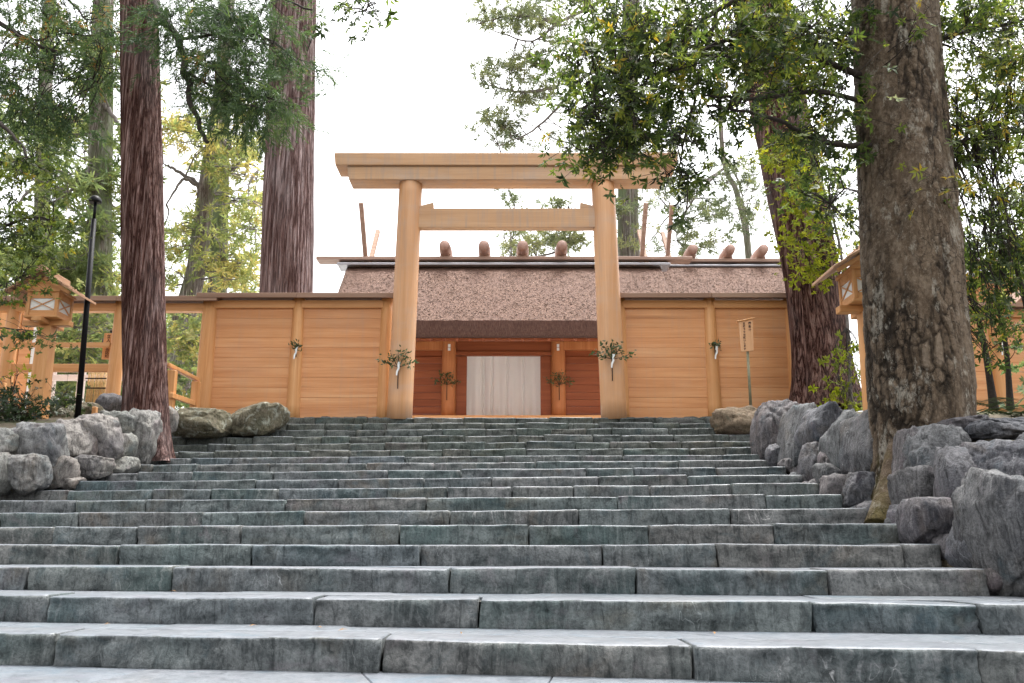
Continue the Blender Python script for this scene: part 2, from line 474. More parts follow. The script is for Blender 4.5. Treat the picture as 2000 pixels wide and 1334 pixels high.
def plate_bark():
    k = Nt('flaking_bark')
    p = k.pos((1, 1, .62), 0)
    wob = k.n.new('ShaderNodeVectorMath'); wob.operation = 'MULTIPLY_ADD'
    nz = k.n.new('ShaderNodeTexNoise'); nz.inputs['Scale'].default_value = 5; nz.inputs['Detail'].default_value = 5
    k.l(p, nz.inputs['Vector']); k.l(nz.outputs['Color'], wob.inputs[0]); wob.inputs[1].default_value = (.22, .22, .22); k.l(p, wob.inputs[2])
    e = k.voro(wob.outputs[0], 13, 'DISTANCE_TO_EDGE')
    cr = k.ramp(e, [(0.0, 0.0), (0.045, 1.0)])
    sel = k.ramp(k.noise(p, 2.2, 5, .65), [(0.46, 0.0), (0.6, 1.0)])
    n1 = k.noise(p, 2.6, 9, 0.72, .5)
    n2 = k.noise(p, 22, 7, 0.8)
    nv = k.noise(k.pos((7, 7, .8)), 1.0, 6, .7, .4)
    col = k.ramp(n1, [(0.32, (.036, .025, .016)), (0.48, (.12, .084, .055)), (0.66, (.22, .165, .115))])
    col = k.mix(k.ramp(nv, [(0.36, 0.75), (0.5, 0.0)]), col, (.045, .031, .019))
    col = k.mix(k.ramp(n2, [(0.53, 0.0), (0.68, 0.7)]), col, (.30, .245, .185))
    col = k.mix(k.ramp(n2, [(0.32, 0.85), (0.47, 0.0)]), col, (.022, .016, .011))
    col = k.mix(k.math('MULTIPLY', k.math('SUBTRACT', 1.0, cr), k.math('MULTIPLY', sel, .9)), col, (.016, .011, .008))
    tnt = k.attr('tint')
    col = k.mix(k.ramp(tnt, [(0.05, 0.9), (0.36, 0.0)]), col, (.020, .014, .009))
    col = k.mix(k.ramp(tnt, [(0.55, 0.0), (0.85, 0.55)]), col, (.27, .215, .16))
    # pale lichen crusts
    col = k.mix(k.ramp(k.noise(k.pos((1.4, 1.4, .7)), 3.4, 8, 0.78), [(0.55, 0.0), (0.62, 0.8)]), col, (.36, .33, .275))
    # moss near the roots, broken by noise
    sep = k.n.new('ShaderNodeSeparateXYZ'); k.l(k.geo.outputs['Position'], sep.inputs[0])
    mz = k.math('ADD', k.math('MULTIPLY', k.math('SUBTRACT', 2.1, sep.outputs['Z']), 0.55), k.math('MULTIPLY', k.math('SUBTRACT', k.noise(p, 3.5, 6, .7), 0.5), 1.9))
    col = k.mix(k.ramp(mz, [(0.25, 0.0), (0.75, 0.7)]), col, (.105, .085, .02))
    h = k.math('ADD', k.math('MULTIPLY', cr, k.math('MULTIPLY', sel, .8)), k.math('ADD', n1, k.math('MULTIPLY', n2, 0.8)))
    return k.done(col, 0.85, k.bump(k.math('ADD', h, nv), 1.0, 0.05), 0.2)
PLATE_BARK = plate_bark()
TWIG = simple_mat('twig_bark', (.035, .028, .024), 0.85, 0.2, 0, .35, 30)
TWIG_PALE = simple_mat('pale_branch_bark', (.17, .15, .14), 0.85, 0.2, 0, .35, 20)

def leaf_mat(name, stops, trans=0.35, rough=0.5, spec=0.4):
    k = Nt(name)
    a = k.attr('tint')
    col = k.ramp(a, stops)
    k.set(k.b.inputs['Base Color'], col); k.b.inputs['Roughness'].default_value = rough
    k.b.inputs['Specular IOR Level'].default_value = spec
    tr = k.n.new('ShaderNodeBsdfTranslucent')
    k.l(k.mix(0.5, col, k.mix(1.0, col, (1.5, 1.5, .7), 'MULTIPLY')), tr.inputs['Color'])
    mx = k.n.new('ShaderNodeMixShader'); mx.inputs[0].default_value = trans
    k.l(k.b.outputs[0], mx.inputs[1]); k.l(tr.outputs[0], mx.inputs[2])
    k.l(mx.outputs[0], k.out.inputs['Surface'])
    return k.m
LEAF_OAK = leaf_mat('evergreen_leaf', [(0, (.020, .034, .014)), (.35, (.06, .095, .024)), (.7, (.16, .205, .042)), (.96, (.28, .29, .045)), (1, (.40, .28, .035))], .55, .42, .35)
LEAF_MAPLE = leaf_mat('maple_leaf', [(0, (.10, .14, .012)), (.5, (.20, .235, .018)), (1, (.34, .33, .03))], .5, .55, .3)
LEAF_CEDAR = leaf_mat('cedar_needles', [(0, (.026, .050, .026)), (.5, (.062, .105, .044)), (.86, (.115, .155, .055)), (.93, (.20, .15, .045)), (1, (.27, .13, .04))], .42, .6, .25)
LEAF_FAR = leaf_mat('far_cedar_needles', [(0, (.09, .135, .07)), (.5, (.20, .24, .10)), (.8, (.33, .33, .13)), (1, (.44, .36, .15))], .5, .7, .2)  # lightened: the haze over distant trees is put into the leaf colour
LEAF_PALE = leaf_mat('pale_far_needles', [(0, (.11, .14, .09)), (.6, (.18, .21, .12)), (1, (.27, .27, .13))], .35, .7, .2)  # haze and backlight painted into these needles as paler greens
LEAF_SHRUB = leaf_mat('shrub_leaf', [(0, (.014, .028, .014)), (.5, (.03, .055, .02)), (1, (.075, .11, .03))], .3, .38, .5)
LEAF_SAKAKI = leaf_mat('sakaki_leaf', [(0, (.03, .05, .018)), (.6, (.06, .095, .03)), (1, (.11, .14, .045))], .2, .35, .5)

STRAW = leaf_mat('thatch_straw', [(0, (.035, .018, .012)), (.45, (.115, .066, .046)), (.8, (.19, .12, .086)), (1, (.25, .165, .125))], .05, .8, .15)

def ground_mat():
    k = Nt('forest_floor')
    p = k.pos((1, 1, 1))
    n1 = k.noise(p, 0.8, 6, 0.65); n2 = k.noise(p, 14, 6, 0.75)
    col = k.ramp(n1, [(0.35, (.05, .042, .03)), (0.5, (.085, .07, .05)), (0.65, (.05, .065, .028))])
    col = k.mix(k.ramp(n2, [(0.45, 0.0), (0.7, 0.7)]), col, (.14, .11, .075))
    return k.done(col, 0.95, k.bump(n2, 0.8, 0.05), 0.2)
GROUND = ground_mat()

# ------------------------------------------------------------------ step geometry (measured from the photograph)
SH, ST, SY1 = 0.18, 0.867, 5.285
STEPY = {k: SY1 + (k - 1) * ST for k in range(1, 13)}
STEPY.update({13: 15.47, 14: 15.98, 15: 16.48, 16: 16.98, 17: 17.46, 18: 17.93})
SKEW = {1: .16, 2: .15, 3: .145, 4: .14, 5: .14, 6: .145, 7: .15, 8: .15, 9: .13, 10: .105, 11: .08, 12: .068, 13: .062, 14: .06, 15: .045, 16: .03, 17: .015, 18: 0.0}
LAND = 18 * SH                                    # 3.24

def lerp(x, pts):
    if x <= pts[0][0]: return pts[0][1]
    for (a, b), (c, d) in zip(pts, pts[1:]):
        if x <= c: return b + (d - b) * (x - a) / (c - a)
    return pts[-1][1]

def stair_z(X, Y):
    z = 0
    for k in range(1, 19):
        if Y >= STEPY[k] - SKEW[k] * X: z = k * SH
    return z

WALL_R = [(4.5, 3.62), (6.4, 3.72), (9.0, 3.85), (13.7, 4.08), (16, 4.3)]   # Y -> X of the stair's right edge
WALL_L = [(4.5, -8.2), (12.3, -7.05), (15.3, -6.3), (16.5, -6.2)]
def terr_r(Y): return lerp(Y, [(4.0, .4), (5.5, 1.0), (6.5, 1.35), (7.7, 1.55), (10.5, 2.05), (14, 2.78), (17, 3.15), (18, 3.2)])
def terr_l(Y): return lerp(Y, [(4.0, 0), (8, 1.0), (11.5, 1.95), (12.6, 2.25), (15, 2.78), (17, 3.12), (18, 3.2)])

def ground_z(X, Y):
    if Y < 3.5: base = 0.0
    else:
        base = max(-.3, min(2.95, stair_z(X, Y - .4) - .30))
    if Y > 18.4: base = 3.12
    xr, xl = lerp(Y, WALL_R), lerp(Y, WALL_L)
    if X > xr + .25:
        t = min(1, (X - xr - .25) / .35); z = base * (1 - t) + terr_r(Y) * t
    elif X < xl - .25:
        t = min(1, (xl - .25 - X) / .35); z = base * (1 - t) + terr_l(Y) * t
    else: z = base
    if Y < 4.2: z -= .05
    return z

# ------------------------------------------------------------------ ground
def build_ground():
    xs = sorted(set(list(np.arange(-14, 14.01, .35)) + [-400, -200, -90, -50, -30, -22, -17, 17, 22, 30, 50, 90, 200, 400]))
    ys = sorted(set(list(np.arange(3, 22.01, .35)) + [-400, -120, -40, -12, -4, 0, 25, 30, 36, 45, 60, 90, 150, 250, 450]))
    V = [(x, y, ground_z(x, y) + (.04 * mnoise.noise((x * .9, y * .9, 3)) if (y > 4.5 and (x > 4.5 or x < -7)) else 0)) for y in ys for x in xs]
    nx = len(xs)
    Fc = [(j * nx + i, j * nx + i + 1, (j + 1) * nx + i + 1, (j + 1) * nx + i) for j in range(len(ys) - 1) for i in range(nx - 1)]
    me = py_mesh('ground', V, Fc)
    tag(link('ground', me, GROUND, None, True), kind='structure')
build_ground()

# ------------------------------------------------------------------ stone steps
steps = empty('stone_steps', (0, SY1, 0), kind='structure')

def stone_block(x0, x1, Yf, s, z0, z1, depth, mat, name='step_block', seed=0, rough=1.0):
    """one dressed block: front edge on Y = Yf - s*X, worn arris, uneven riser face"""
    g = 0.004 + 0.006 * random.random()
    x0 += g; x1 -= g
    L = x1 - x0
    if L < .05: return
    nx = max(4, int(L / .06))
    dz = random.uniform(-.010, .006) * rough
    off = random.uniform(-.018, .018)
    tl = random.uniform(-.007, .007) * rough
    z1 = z1 + dz
    h = z1 - z0
    prof = [(.0, 0.0), (-.003, .16), (-.004, .33), (-.005, .5), (-.004, .66), (-.003, .80), (-.001, .90), (.004, .962), (.013, .990), (.026, 1.0), (.10, 1.0), (depth, 1.0), (depth, 0.0)]
    V, Fc = [], []
    ph = random.uniform(0, 100)
    n = len(prof)
    lean = random.uniform(-.02, .02)
    us = [0, .012 / L] + [i / nx for i in range(1, nx)] + [1 - .012 / L, 1]
    nx = len(us) - 1
    for u in us:
        x = x0 + L * u
        er = 1.0 if u in (0, 1) else 0.0
        for j, (py_, pz) in enumerate(prof):
            zz = z0 + h * pz
            front = 1.0 if j < 10 else 0.0
            dn = 0
            if front:
                dn = (.022 * mnoise.noise((x * 2.2 + ph, pz * 1.2, ph)) + .018 * mnoise.noise((x * 7 + ph, pz * 2.2, ph + 9))
                      + .014 * mnoise.noise((x * 15, pz * 4.5, ph + 3))) * rough * (1.0 if j < 7 else .6)
                if mnoise.noise((x * 3.1, pz * 2.2, ph + 40)) > .34 and j < 6: dn += .02
            tn = 0
            if j >= 5 and pz > .75:
                tn = (.006 * mnoise.noise((x * 1.6, ph, 5)) + .004 * mnoise.noise((x * 6, py_ * 4, ph + 5))) * rough + tl * (u - .5) * 2
            yy = Yf - s * x + py_ + off + dn + er * front * .010
            zz += tn - (er * .006 if pz > .9 else 0)
            xx = x + (pz - .5) * lean * (1 if u in (0, 1) else 0)
            V.append((xx, yy, zz))
    for i in range(nx):
        for j in range(n):
            a = i * n + j; b = i * n + (j + 1) % n
            Fc.append((a, a + n, b + n, b))
    Fc.append(tuple(range(n))); Fc.append(tuple(range(nx * n, nx * n + n))[::-1])
    me = py_mesh(name, V, Fc)
    bm = bmesh.new(); bm.from_mesh(me); bmesh.ops.recalc_face_normals(bm, faces=list(bm.faces)); bm.to_mesh(me); bm.free()
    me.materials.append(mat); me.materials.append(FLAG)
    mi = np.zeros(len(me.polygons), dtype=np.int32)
    nz = np.array([p_.normal.z for p_ in me.polygons]); mi[nz > .80] = 1  # paler upward faces: foot-worn tops, and sky light on treads put into the colour
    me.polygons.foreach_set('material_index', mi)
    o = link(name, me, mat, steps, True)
    return o

JOINTS = {1: [108, 745, 1355, 1915], 2: [93, 613, 935, 1587], 3: [50, 337, 877, 1243, 1618], 4: [228, 492, 820, 1177, 1403],
          5: [103, 267, 470, 780, 1033, 1268, 1512], 6: [154, 395, 594, 878, 1130, 1428], 7: [148, 284, 556, 832, 1207, 1497],
          8: [132, 296, 411, 542, 756, 873, 1000, 1120, 1270, 1430], 9: [210, 265, 382, 498, 660, 828, 960, 1169, 1344],
          10: [268, 374, 533, 757, 900, 1146, 1238, 1400], 11: [384, 526, 715, 848, 1046, 1325], 12: [372, 454, 680, 790, 985, 1218, 1412]}
BLX0 = {k: -8.6 for k in range(1, 9)}
def step_limits(k):
    Yc = STEPY[k]
    xl = lerp(Yc + .9, WALL_L) - .35 if k <= 12 else -7.4
    xr = lerp(Yc - .5, WALL_R) + .30 if k <= 12 else 6.0
    if k <= 7: xl = -9.0
    if k <= 2: xr = 4.6
    ends = {3: 1930, 4: 1838, 5: 1758, 6: 1698, 7: 1645, 8: 1600, 9: 1568, 10: 1538, 11: 1513}
    if k in ends:
        xr = 3.8
        for _ in range(8): xr = WX(ends[k], Yc - SKEW[k] * xr, k * SH)
    return xl, xr
for k in range(1, 19):
    z1 = k * SH; z0 = z1 - SH - .03
    Yk, s = STEPY[k], SKEW[k]
    xl, xr = step_limits(k)
    if k in JOINTS:
        xj = []
        for px in JOINTS[k]:
            # solve the joint's X on the skewed riser
            x = 0
            for _ in range(8): x = WX(px, Yk - s * x, z1 - SH / 2)
            xj.append(x)
    else: xj = [random.uniform(-.5, .3)]
    lo, hi = (.7, 1.7) if k <= 12 else (.45, 1.15)
    while xj[0] - xl > hi: xj.insert(0, xj[0] - random.uniform(lo, hi))
    while xr - xj[-1] > hi: xj.append(xj[-1] + random.uniform(lo, hi))
    xj = [xl] + [x for x in xj if xl + .25 < x < xr - .25] + [xr]
    nextY = STEPY.get(k + 1, Yk + .6)
    sk = SKEW.get(k + 1, 0)
    ext = max(nextY - sk * xl - (Yk - s * xl), nextY - sk * xr - (Yk - s * xr), nextY - Yk)
    depth = .40 if k <= 3 else ext + .12
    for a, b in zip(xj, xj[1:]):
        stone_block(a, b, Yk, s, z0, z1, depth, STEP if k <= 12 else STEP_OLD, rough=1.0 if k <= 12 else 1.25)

def flag_rows(Ya, Yb_of, sa, sb, xl, xr, z, parent, mat, rows=1, wmin=.6, wmax=1.6):
    """crazy paving slabs between two lines Y=Ya-sa*X and Y=Yb-sb*X"""
    nodes = []
    ncol = int((xr - xl) / 1.0)
    cols = [xl + (xr - xl) * i / ncol for i in range(ncol + 1)]
    P = {}
    for i, x in enumerate(cols):
        for r in range(rows + 1):
            jx = 0 if i in (0, ncol) else random.uniform(-.32, .32)
            t = r / rows
            jy = 0 if r in (0, rows) else random.uniform(-.2, .2) / rows
            X = x + jx
            y = (Ya - sa * X) * (1 - t - jy) + (Yb_of - sb * X) * (t + jy)
            P[i, r] = Vector((X, y, 0))
    for i in range(ncol):
        for r in range(rows):
            q = [P[i, r], P[i + 1, r], P[i + 1, r + 1], P[i, r + 1]]
            cen = sum(q, Vector()) / 4
            dzz = random.uniform(-.006, .003)
            pts = []
            for zz in (z - .06, z + dzz):
                for p in q:
                    d = cen - p
                    pts.append(p + d.normalized() * .0035 + Vector((0, 0, zz + random.uniform(-.002, .002))))
            hexa('flagstone', pts, mat, parent, .005)

for k in (1, 2, 3):
    xl, xr = -6.5, 4.4
    flag_rows(STEPY[k] + .40, STEPY[k + 1] + .05, SKEW[k], SKEW[k + 1], xl, xr, k * SH - .004, steps, FLAG, 1)
    # bedding under the slabs
    me = py_mesh('bedding', [(xl, STEPY[k] + .2 - SKEW[k] * xl, k * SH - .03), (xr, STEPY[k] + .2 - SKEW[k] * xr, k * SH - .03),
                             (xr, STEPY[k + 1] + .06 - SKEW[k + 1] * xr, k * SH - .03), (xl, STEPY[k + 1] + .06 - SKEW[k + 1] * xl, k * SH - .03)], [(0, 1, 2, 3)])
    link('bedding', me, DARK_SOIL, steps)
pave = empty('paving', (0, 4, 0), kind='structure')
flag_rows(2.2, SY1 + .06, .16, SKEW[1], -5.2, 4.6, 0.0, pave, FLAG, 4)
link('bedding', py_mesh('bedding', [(-6, 1.5, -.03), (6, 1.5, -.03), (6, SY1 + .1 - .16 * 6, -.03), (-6, SY1 + .1 + .96, -.03)], [(0, 1, 2, 3)]), DARK_SOIL, pave)
# landing behind the top step
link('landing', py_mesh('landing', [(-7.4, 18.2, LAND - .01), (6.2, 18.2, LAND - .01), (6.2, 32, LAND - .01), (-7.4, 32, LAND - .01)], [(0, 1, 2, 3)]), STEP_OLD, steps)
kg = Nt('white_gravel'); ng = kg.noise(kg.pos(), 40, 3, .7)
GRAVEL = kg.done(kg.ramp(ng, [(.3, (.30, .30, .30)), (.6, (.58, .58, .57))]), .9, kg.bump(ng, .8, .03), .2)
tag(link('gravel_court', py_mesh('gravel_court', [(-24, 18.75, LAND + .0), (24, 18.75, LAND + .0), (24, 48, LAND + .0), (-24, 48, LAND + .0)], [(0, 1, 2, 3)]), GRAVEL), kind='structure')

# ------------------------------------------------------------------ boulders
ICO = {}
def ico(sub):
    if sub not in ICO:
        bm = bmesh.new(); bmesh.ops.create_icosphere(bm, subdivisions=sub, radius=1.0)
        bm.verts.ensure_lookup_table()
        ICO[sub] = (np.array([v.co[:] for v in bm.verts]), np.array([[v.index for v in f.verts] for f in bm.faces])); bm.free()
    return ICO[sub]

def rock(name, c, size, mat, parent=None, seed=0, sub=4, block=.72, rotz=0.0, flat_top=0.0, tilt=0.0, rough=1.0):
    V0, Fc = ico(sub)
    rs = np.random.default_rng(seed + 1000)
    V = np.sign(V0) * np.abs(V0) ** block
    V /= np.maximum(1e-6, (np.abs(V) ** 3).sum(1) ** (1 / 3))[:, None]
    for _ in range(8):                                  # broken facets
        n = rs.normal(size=3); n /= np.linalg.norm(n)
        cut = rs.uniform(.70, .95)
        d = V @ n
        V -= n * (np.maximum(0, d - cut) * .85)[:, None]
    if flat_top:
        V[:, 2] = np.minimum(V[:, 2], 1 - flat_top + .25 * (V[:, 2] - 1 + flat_top))
    o3 = rs.uniform(0, 50, 3)
    nn = np.empty(len(V))
    for i, v in enumerate(V):
        q = Vector(v * 1.25 + o3)
        nn[i] = .12 * mnoise.noise(q) + .07 * mnoise.noise(q * 2.6) + .035 * mnoise.noise(q * 6.0) + .018 * mnoise.noise(q * 13.0) - .07 * max(0, .22 - abs(mnoise.noise(q * 2.1 + Vector((7, 7, 7))))) / .22 - .05 * abs(mnoise.noise(q * 4.3))
    V *= (1 + rough * nn)[:, None]
    V *= np.array(size)[None, :] / 2
    ct, st_ = math.cos(tilt), math.sin(tilt)
    V = np.stack([V[:, 0] * ct - V[:, 2] * st_, V[:, 1], V[:, 0] * st_ + V[:, 2] * ct], 1)
    cz, sz = math.cos(rotz), math.sin(rotz)
    V = np.stack([V[:, 0] * cz - V[:, 1] * sz, V[:, 0] * sz + V[:, 1] * cz, V[:, 2]], 1)
    V += np.array(c)
    me = np_mesh(name, V, None, Fc)
    return link(name, me, mat, parent, True)

def wall_rocks(parent, lst, mat, thick=1.0, seed=0):
    for i, (x0, y0, x1, y1, Y, *ex) in enumerate(lst):
        c = W((x0 + x1) / 2, (y0 + y1) / 2, Y)
        w = M(x1 - x0, Y, c.z) * 1.24
        h = M(y1 - y0, Y, c.z) * 1.15
        d = ex[0] if ex else max(w, .55) * thick
        rock('boulder', c, (w, d, h), mat, parent, seed + i * 7, 5 if w > .55 else 4, random.uniform(.60, .80), 0, 0.15, random.uniform(-.10, .10))

wl_ = empty('boulder_wall', W(150, 930, 13.6), 'low wall of pale grey rounded boulders left of the stone steps', 'wall')
wall_rocks(wl_, [(-30, 838, 44, 918, 12.7), (36, 828, 118, 930, 12.9), (110, 820, 180, 902, 13.6), (148, 812, 234, 908, 14.0),
                 (200, 806, 268, 858, 14.8), (256, 804, 308, 910, 15.0, .9), (14, 890, 96, 966, 12.45), (88, 892, 142, 950, 13.0), (142, 888, 212, 936, 13.6),
                 (226, 848, 264, 900, 14.4), (208, 892, 262, 930, 14.2), (-20, 880, 14, 968, 12.1), (120, 930, 160, 955, 13.1, .5), (-90, 830, -20, 960, 12.2)], BOULDER, 1.1, 11)
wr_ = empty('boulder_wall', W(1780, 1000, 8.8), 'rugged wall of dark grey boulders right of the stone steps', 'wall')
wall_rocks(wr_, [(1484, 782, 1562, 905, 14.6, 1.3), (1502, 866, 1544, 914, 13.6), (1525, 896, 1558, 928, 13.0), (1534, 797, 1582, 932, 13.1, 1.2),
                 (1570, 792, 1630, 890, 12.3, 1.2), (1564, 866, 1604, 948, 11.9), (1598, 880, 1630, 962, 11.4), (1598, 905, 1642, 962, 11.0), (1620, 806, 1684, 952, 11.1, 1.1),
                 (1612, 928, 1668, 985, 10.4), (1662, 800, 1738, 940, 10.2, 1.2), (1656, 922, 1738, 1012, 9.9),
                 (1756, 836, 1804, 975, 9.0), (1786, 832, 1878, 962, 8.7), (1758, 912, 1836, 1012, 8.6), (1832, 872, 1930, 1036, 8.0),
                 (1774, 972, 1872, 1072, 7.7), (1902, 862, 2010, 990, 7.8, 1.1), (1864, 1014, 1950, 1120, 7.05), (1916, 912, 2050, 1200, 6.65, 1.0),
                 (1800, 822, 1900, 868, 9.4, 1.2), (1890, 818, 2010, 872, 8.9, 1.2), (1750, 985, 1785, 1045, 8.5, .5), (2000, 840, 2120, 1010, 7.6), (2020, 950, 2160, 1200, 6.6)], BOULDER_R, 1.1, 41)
for k in range(3, 12):                                  # small stones packed between step ends and boulders
    xe = step_limits(k)[1]
    for q in range(3):
        ye = STEPY[k] - SKEW[k] * xe + .12 + q * .28
        rock('packing_stone', (xe + random.uniform(.12, .24), ye, k * SH - random.uniform(.02, .10)), (random.uniform(.26, .40), random.uniform(.26, .40), random.uniform(.20, .34)), BOULDER_R, wr_, 700 + k * 5 + q, 3, .7)
for x0, y0, x1, y1, Y, lab in [(340, 796, 452, 858, 16.7, 'wide brown mossy rock beside the foot of the left cedar'),
                               (442, 784, 560, 858, 17.0, 'tall square rock speckled with white lichen below the left fence panel')]:
    c = W((x0 + x1) / 2, (y0 + y1) / 2, Y)
    tag(rock('mossy_rock', c, (M(x1 - x0, Y) * 1.05, .9, M(y1 - y0, Y) * .98), MOSSROCK, None, x0, 5, .42, 0, .10, 0, .8), lab, 'rock')
c = W(1440, 822, 16.6)
tag(rock('brown_rock', c, (M(100, 16.6), .8, M(62, 16.6)), SANDROCK, None, 77, 4, .75, 0, .1, .05, 1.4), 'low brown weathered rock at the foot of the signboard', 'rock')
tag(rock('dark_rock', W(212, 800, 17.8), (M(62, 17.8), .7, M(62, 17.8)), BOULDER_R, None, 5, 4, .8), 'dark blue-grey rock behind the left cedar trunk', 'rock')
tag(rock('mossy_rock', W(330, 824, 16.2), (M(30, 16.2), .5, M(58, 16.2)), BOULDER, None, 91, 3, .7), 'small pale grey stone right against the left cedar', 'rock')
for i, (px, py, w, h, Y, lab) in enumerate([(95, 812, 90, 46, 16.5, 'brown mossy rock behind the left lantern post'), (25, 815, 90, 46, 16.8, 'dark rock half hidden by the shrub at the left edge'),
                                            (165, 806, 70, 40, 17.2, 'brown rock behind the black lamp pole')]):
    tag(rock('mossy_rock', W(px, py, Y), (M(w, Y), .7, M(h, Y)), MOSSROCK, None, 120 + i, 4, .75), lab, 'rock')
# thin footing stones under the fence
def footing(parent, px0, px1, Y):
    x = WX(px0, Y, LAND); xe = WX(px1, Y, LAND); i = 0
    while x < xe:
        w = random.uniform(.18, .42)
        rock('footing_stone', (x + w / 2, Y, LAND + .02), (w * 1.04, .3, random.uniform(.10, .16)), STEP_OLD, parent, 300 + i + int(px0), 2, .6)
        x += w; i += 1

# ------------------------------------------------------------------ torii
TY = 18.15
tor = empty('torii_gate', (0, TY, LAND), 'tall plain unpainted wooden torii gate at the top of the steps', 'torii')
for (bx, tx) in ((780, 803), (1199, 1177)):
    p = W(bx, 818, TY); q = W(tx, 352, TY)
    p.z = LAND - .03; q.z += .05
    n = 14
    t = np.linspace(0, 1, n)
    r = M(25, TY) + (M(23, TY, 6) - M(25, TY)) * t
    path = np.array(p) + (np.array(q) - np.array(p)) * t[:, None]
    m = Mesh(); m.tube(path, r, 48)
    m.build('post', TORII_Z, tor)
zt = lambda py: W(1000, py, TY - .28).z
XL, XR = W(678, 350, TY - .28).x, W(1300, 350, TY - .28).x
dX = .20
za, zb, zc_ = zt(350), zt(324), zt(299)
dep = .56
slant = lambda sgn, X0, zlo, k: (lambda y, z: X0 + sgn * k * (z - zlo))
profile_x('lintel_beam', [(TY - .27, za), (TY - .27, zb), (TY + .27, zb), (TY + .27, za)], XL, XR, TORII_X, tor, .012,
          slant(-1, XL + .03, za, .15), slant(1, XR - .03, za, .15))
capL, capR = W(655, 325, TY - .3).x, W(1322, 325, TY - .3).x
profile_x('cap_beam', [(TY - .325, zb + .003), (TY - .325, zc_ - .01), (TY, zc_ + .10), (TY + .325, zc_ - .01), (TY + .325, zb + .003)], capL, capR, TORII_X, tor, .010,
          slant(-1, capL, zb, .12), slant(1, capR, zb, .12))
profile_x('tie_beam', [(TY - .12, zt(441) + .03), (TY - .12, zt(404) + .03), (TY + .12, zt(404) + .03), (TY + .12, zt(441) + .03)], WX(815, TY, 8), WX(1164, TY, 8), TORII_X, tor)
for sg, px in ((1, 836), (-1, 1144)):
    xc = WX(px, TY, 8.2)
    z0 = zt(404) + .033
    a, b = xc - sg * .17, xc + sg * .13
    zl, zh = z0 + .06, z0 + .14
    hexa('wedge', [(a, TY - .10, z0), (b, TY - .10, z0), (b, TY + .10, z0), (a, TY + .10, z0), (a, TY - .10, zl), (b, TY - .10, zh), (b, TY + .10, zh), (a, TY + .10, zl)], TORII_X, tor, .004)

# ------------------------------------------------------------------ board fences
FY = 18.55
def fence(px_posts, label, panel=True, open_bays=(), py_cap=572, boards=11, seed=0):
    """round posts, horizontal boards, plate and slanted coping"""
    zc = W(1000, py_cap + 3, FY).z
    fo = empty('board_fence', (WX(px_posts[0], FY, LAND), FY, LAND), label, 'fence')
    xs = [WX(p, FY, LAND + 1) for p in px_posts]
    zpl = zc - .155
    for x in xs:
        round_post('post', (x, FY, LAND - .05), (x, FY, zc - .1), .155, .125, WOOD_Z, fo, 28)
    for i, (a, b) in enumerate(zip(xs, xs[1:])):
        box('top_plate', a + .06, b - .06, FY - .10, FY + .10, zpl - .17, zpl, WOOD_X, fo)
        if i in open_bays: continue
        z = LAND + .07
        zt_ = zpl - .17
        hb = (zt_ - z) / boards
        for j in range(boards):
            z0 = z + j * hb
            jy = random.uniform(-.0025, .0025)
            box('board', a + .05, b - .05, FY - .035 + jy, FY + .03, z0 + .001, z0 + hb - .001, BOARD_X, fo, .003)
    x0, x1 = xs[0] - .25, xs[-1] + .25
    # coping: two shallow slopes lapped at every post
    edges = [x0] + xs[1:-1] + [x1]
    for a, b in zip(edges, edges[1:]):
        profile_x('coping', [(FY - .30, zc - .150), (FY - .29, zc - .045), (FY, zc + .03), (FY + .29, zc - .045), (FY + .30, zc - .150), (FY, zc - .09)], a + .003, b - .003, GREYWOOD_X, fo, .004)
    if panel:
        footing(fo, px_posts[0], px_posts[-1], FY - .1)
    return fo, xs

fence([404, 577, 752], 'board fence with round posts joining the torii on its left')
fence([1213, 1392, 1552], 'board fence with round posts behind the signboard right of the torii')
fence([1858, 1950, 2110], 'board fence seen through the saplings at the right edge', py_cap=590)
# open fence bay on the far left: plate and coping only
gl = fence([-140, 12, 224, 398], 'open post and beam fence with no boards behind the left cedar', False, (0, 1, 2), 578)[0]
for py, hh in ((674, .10), (719, .17)):
    a, b = W(-60, py, FY - .02), W(216, py, FY - .02)
    beam('rail', a, b, .08, hh, WOOD_X, gl)

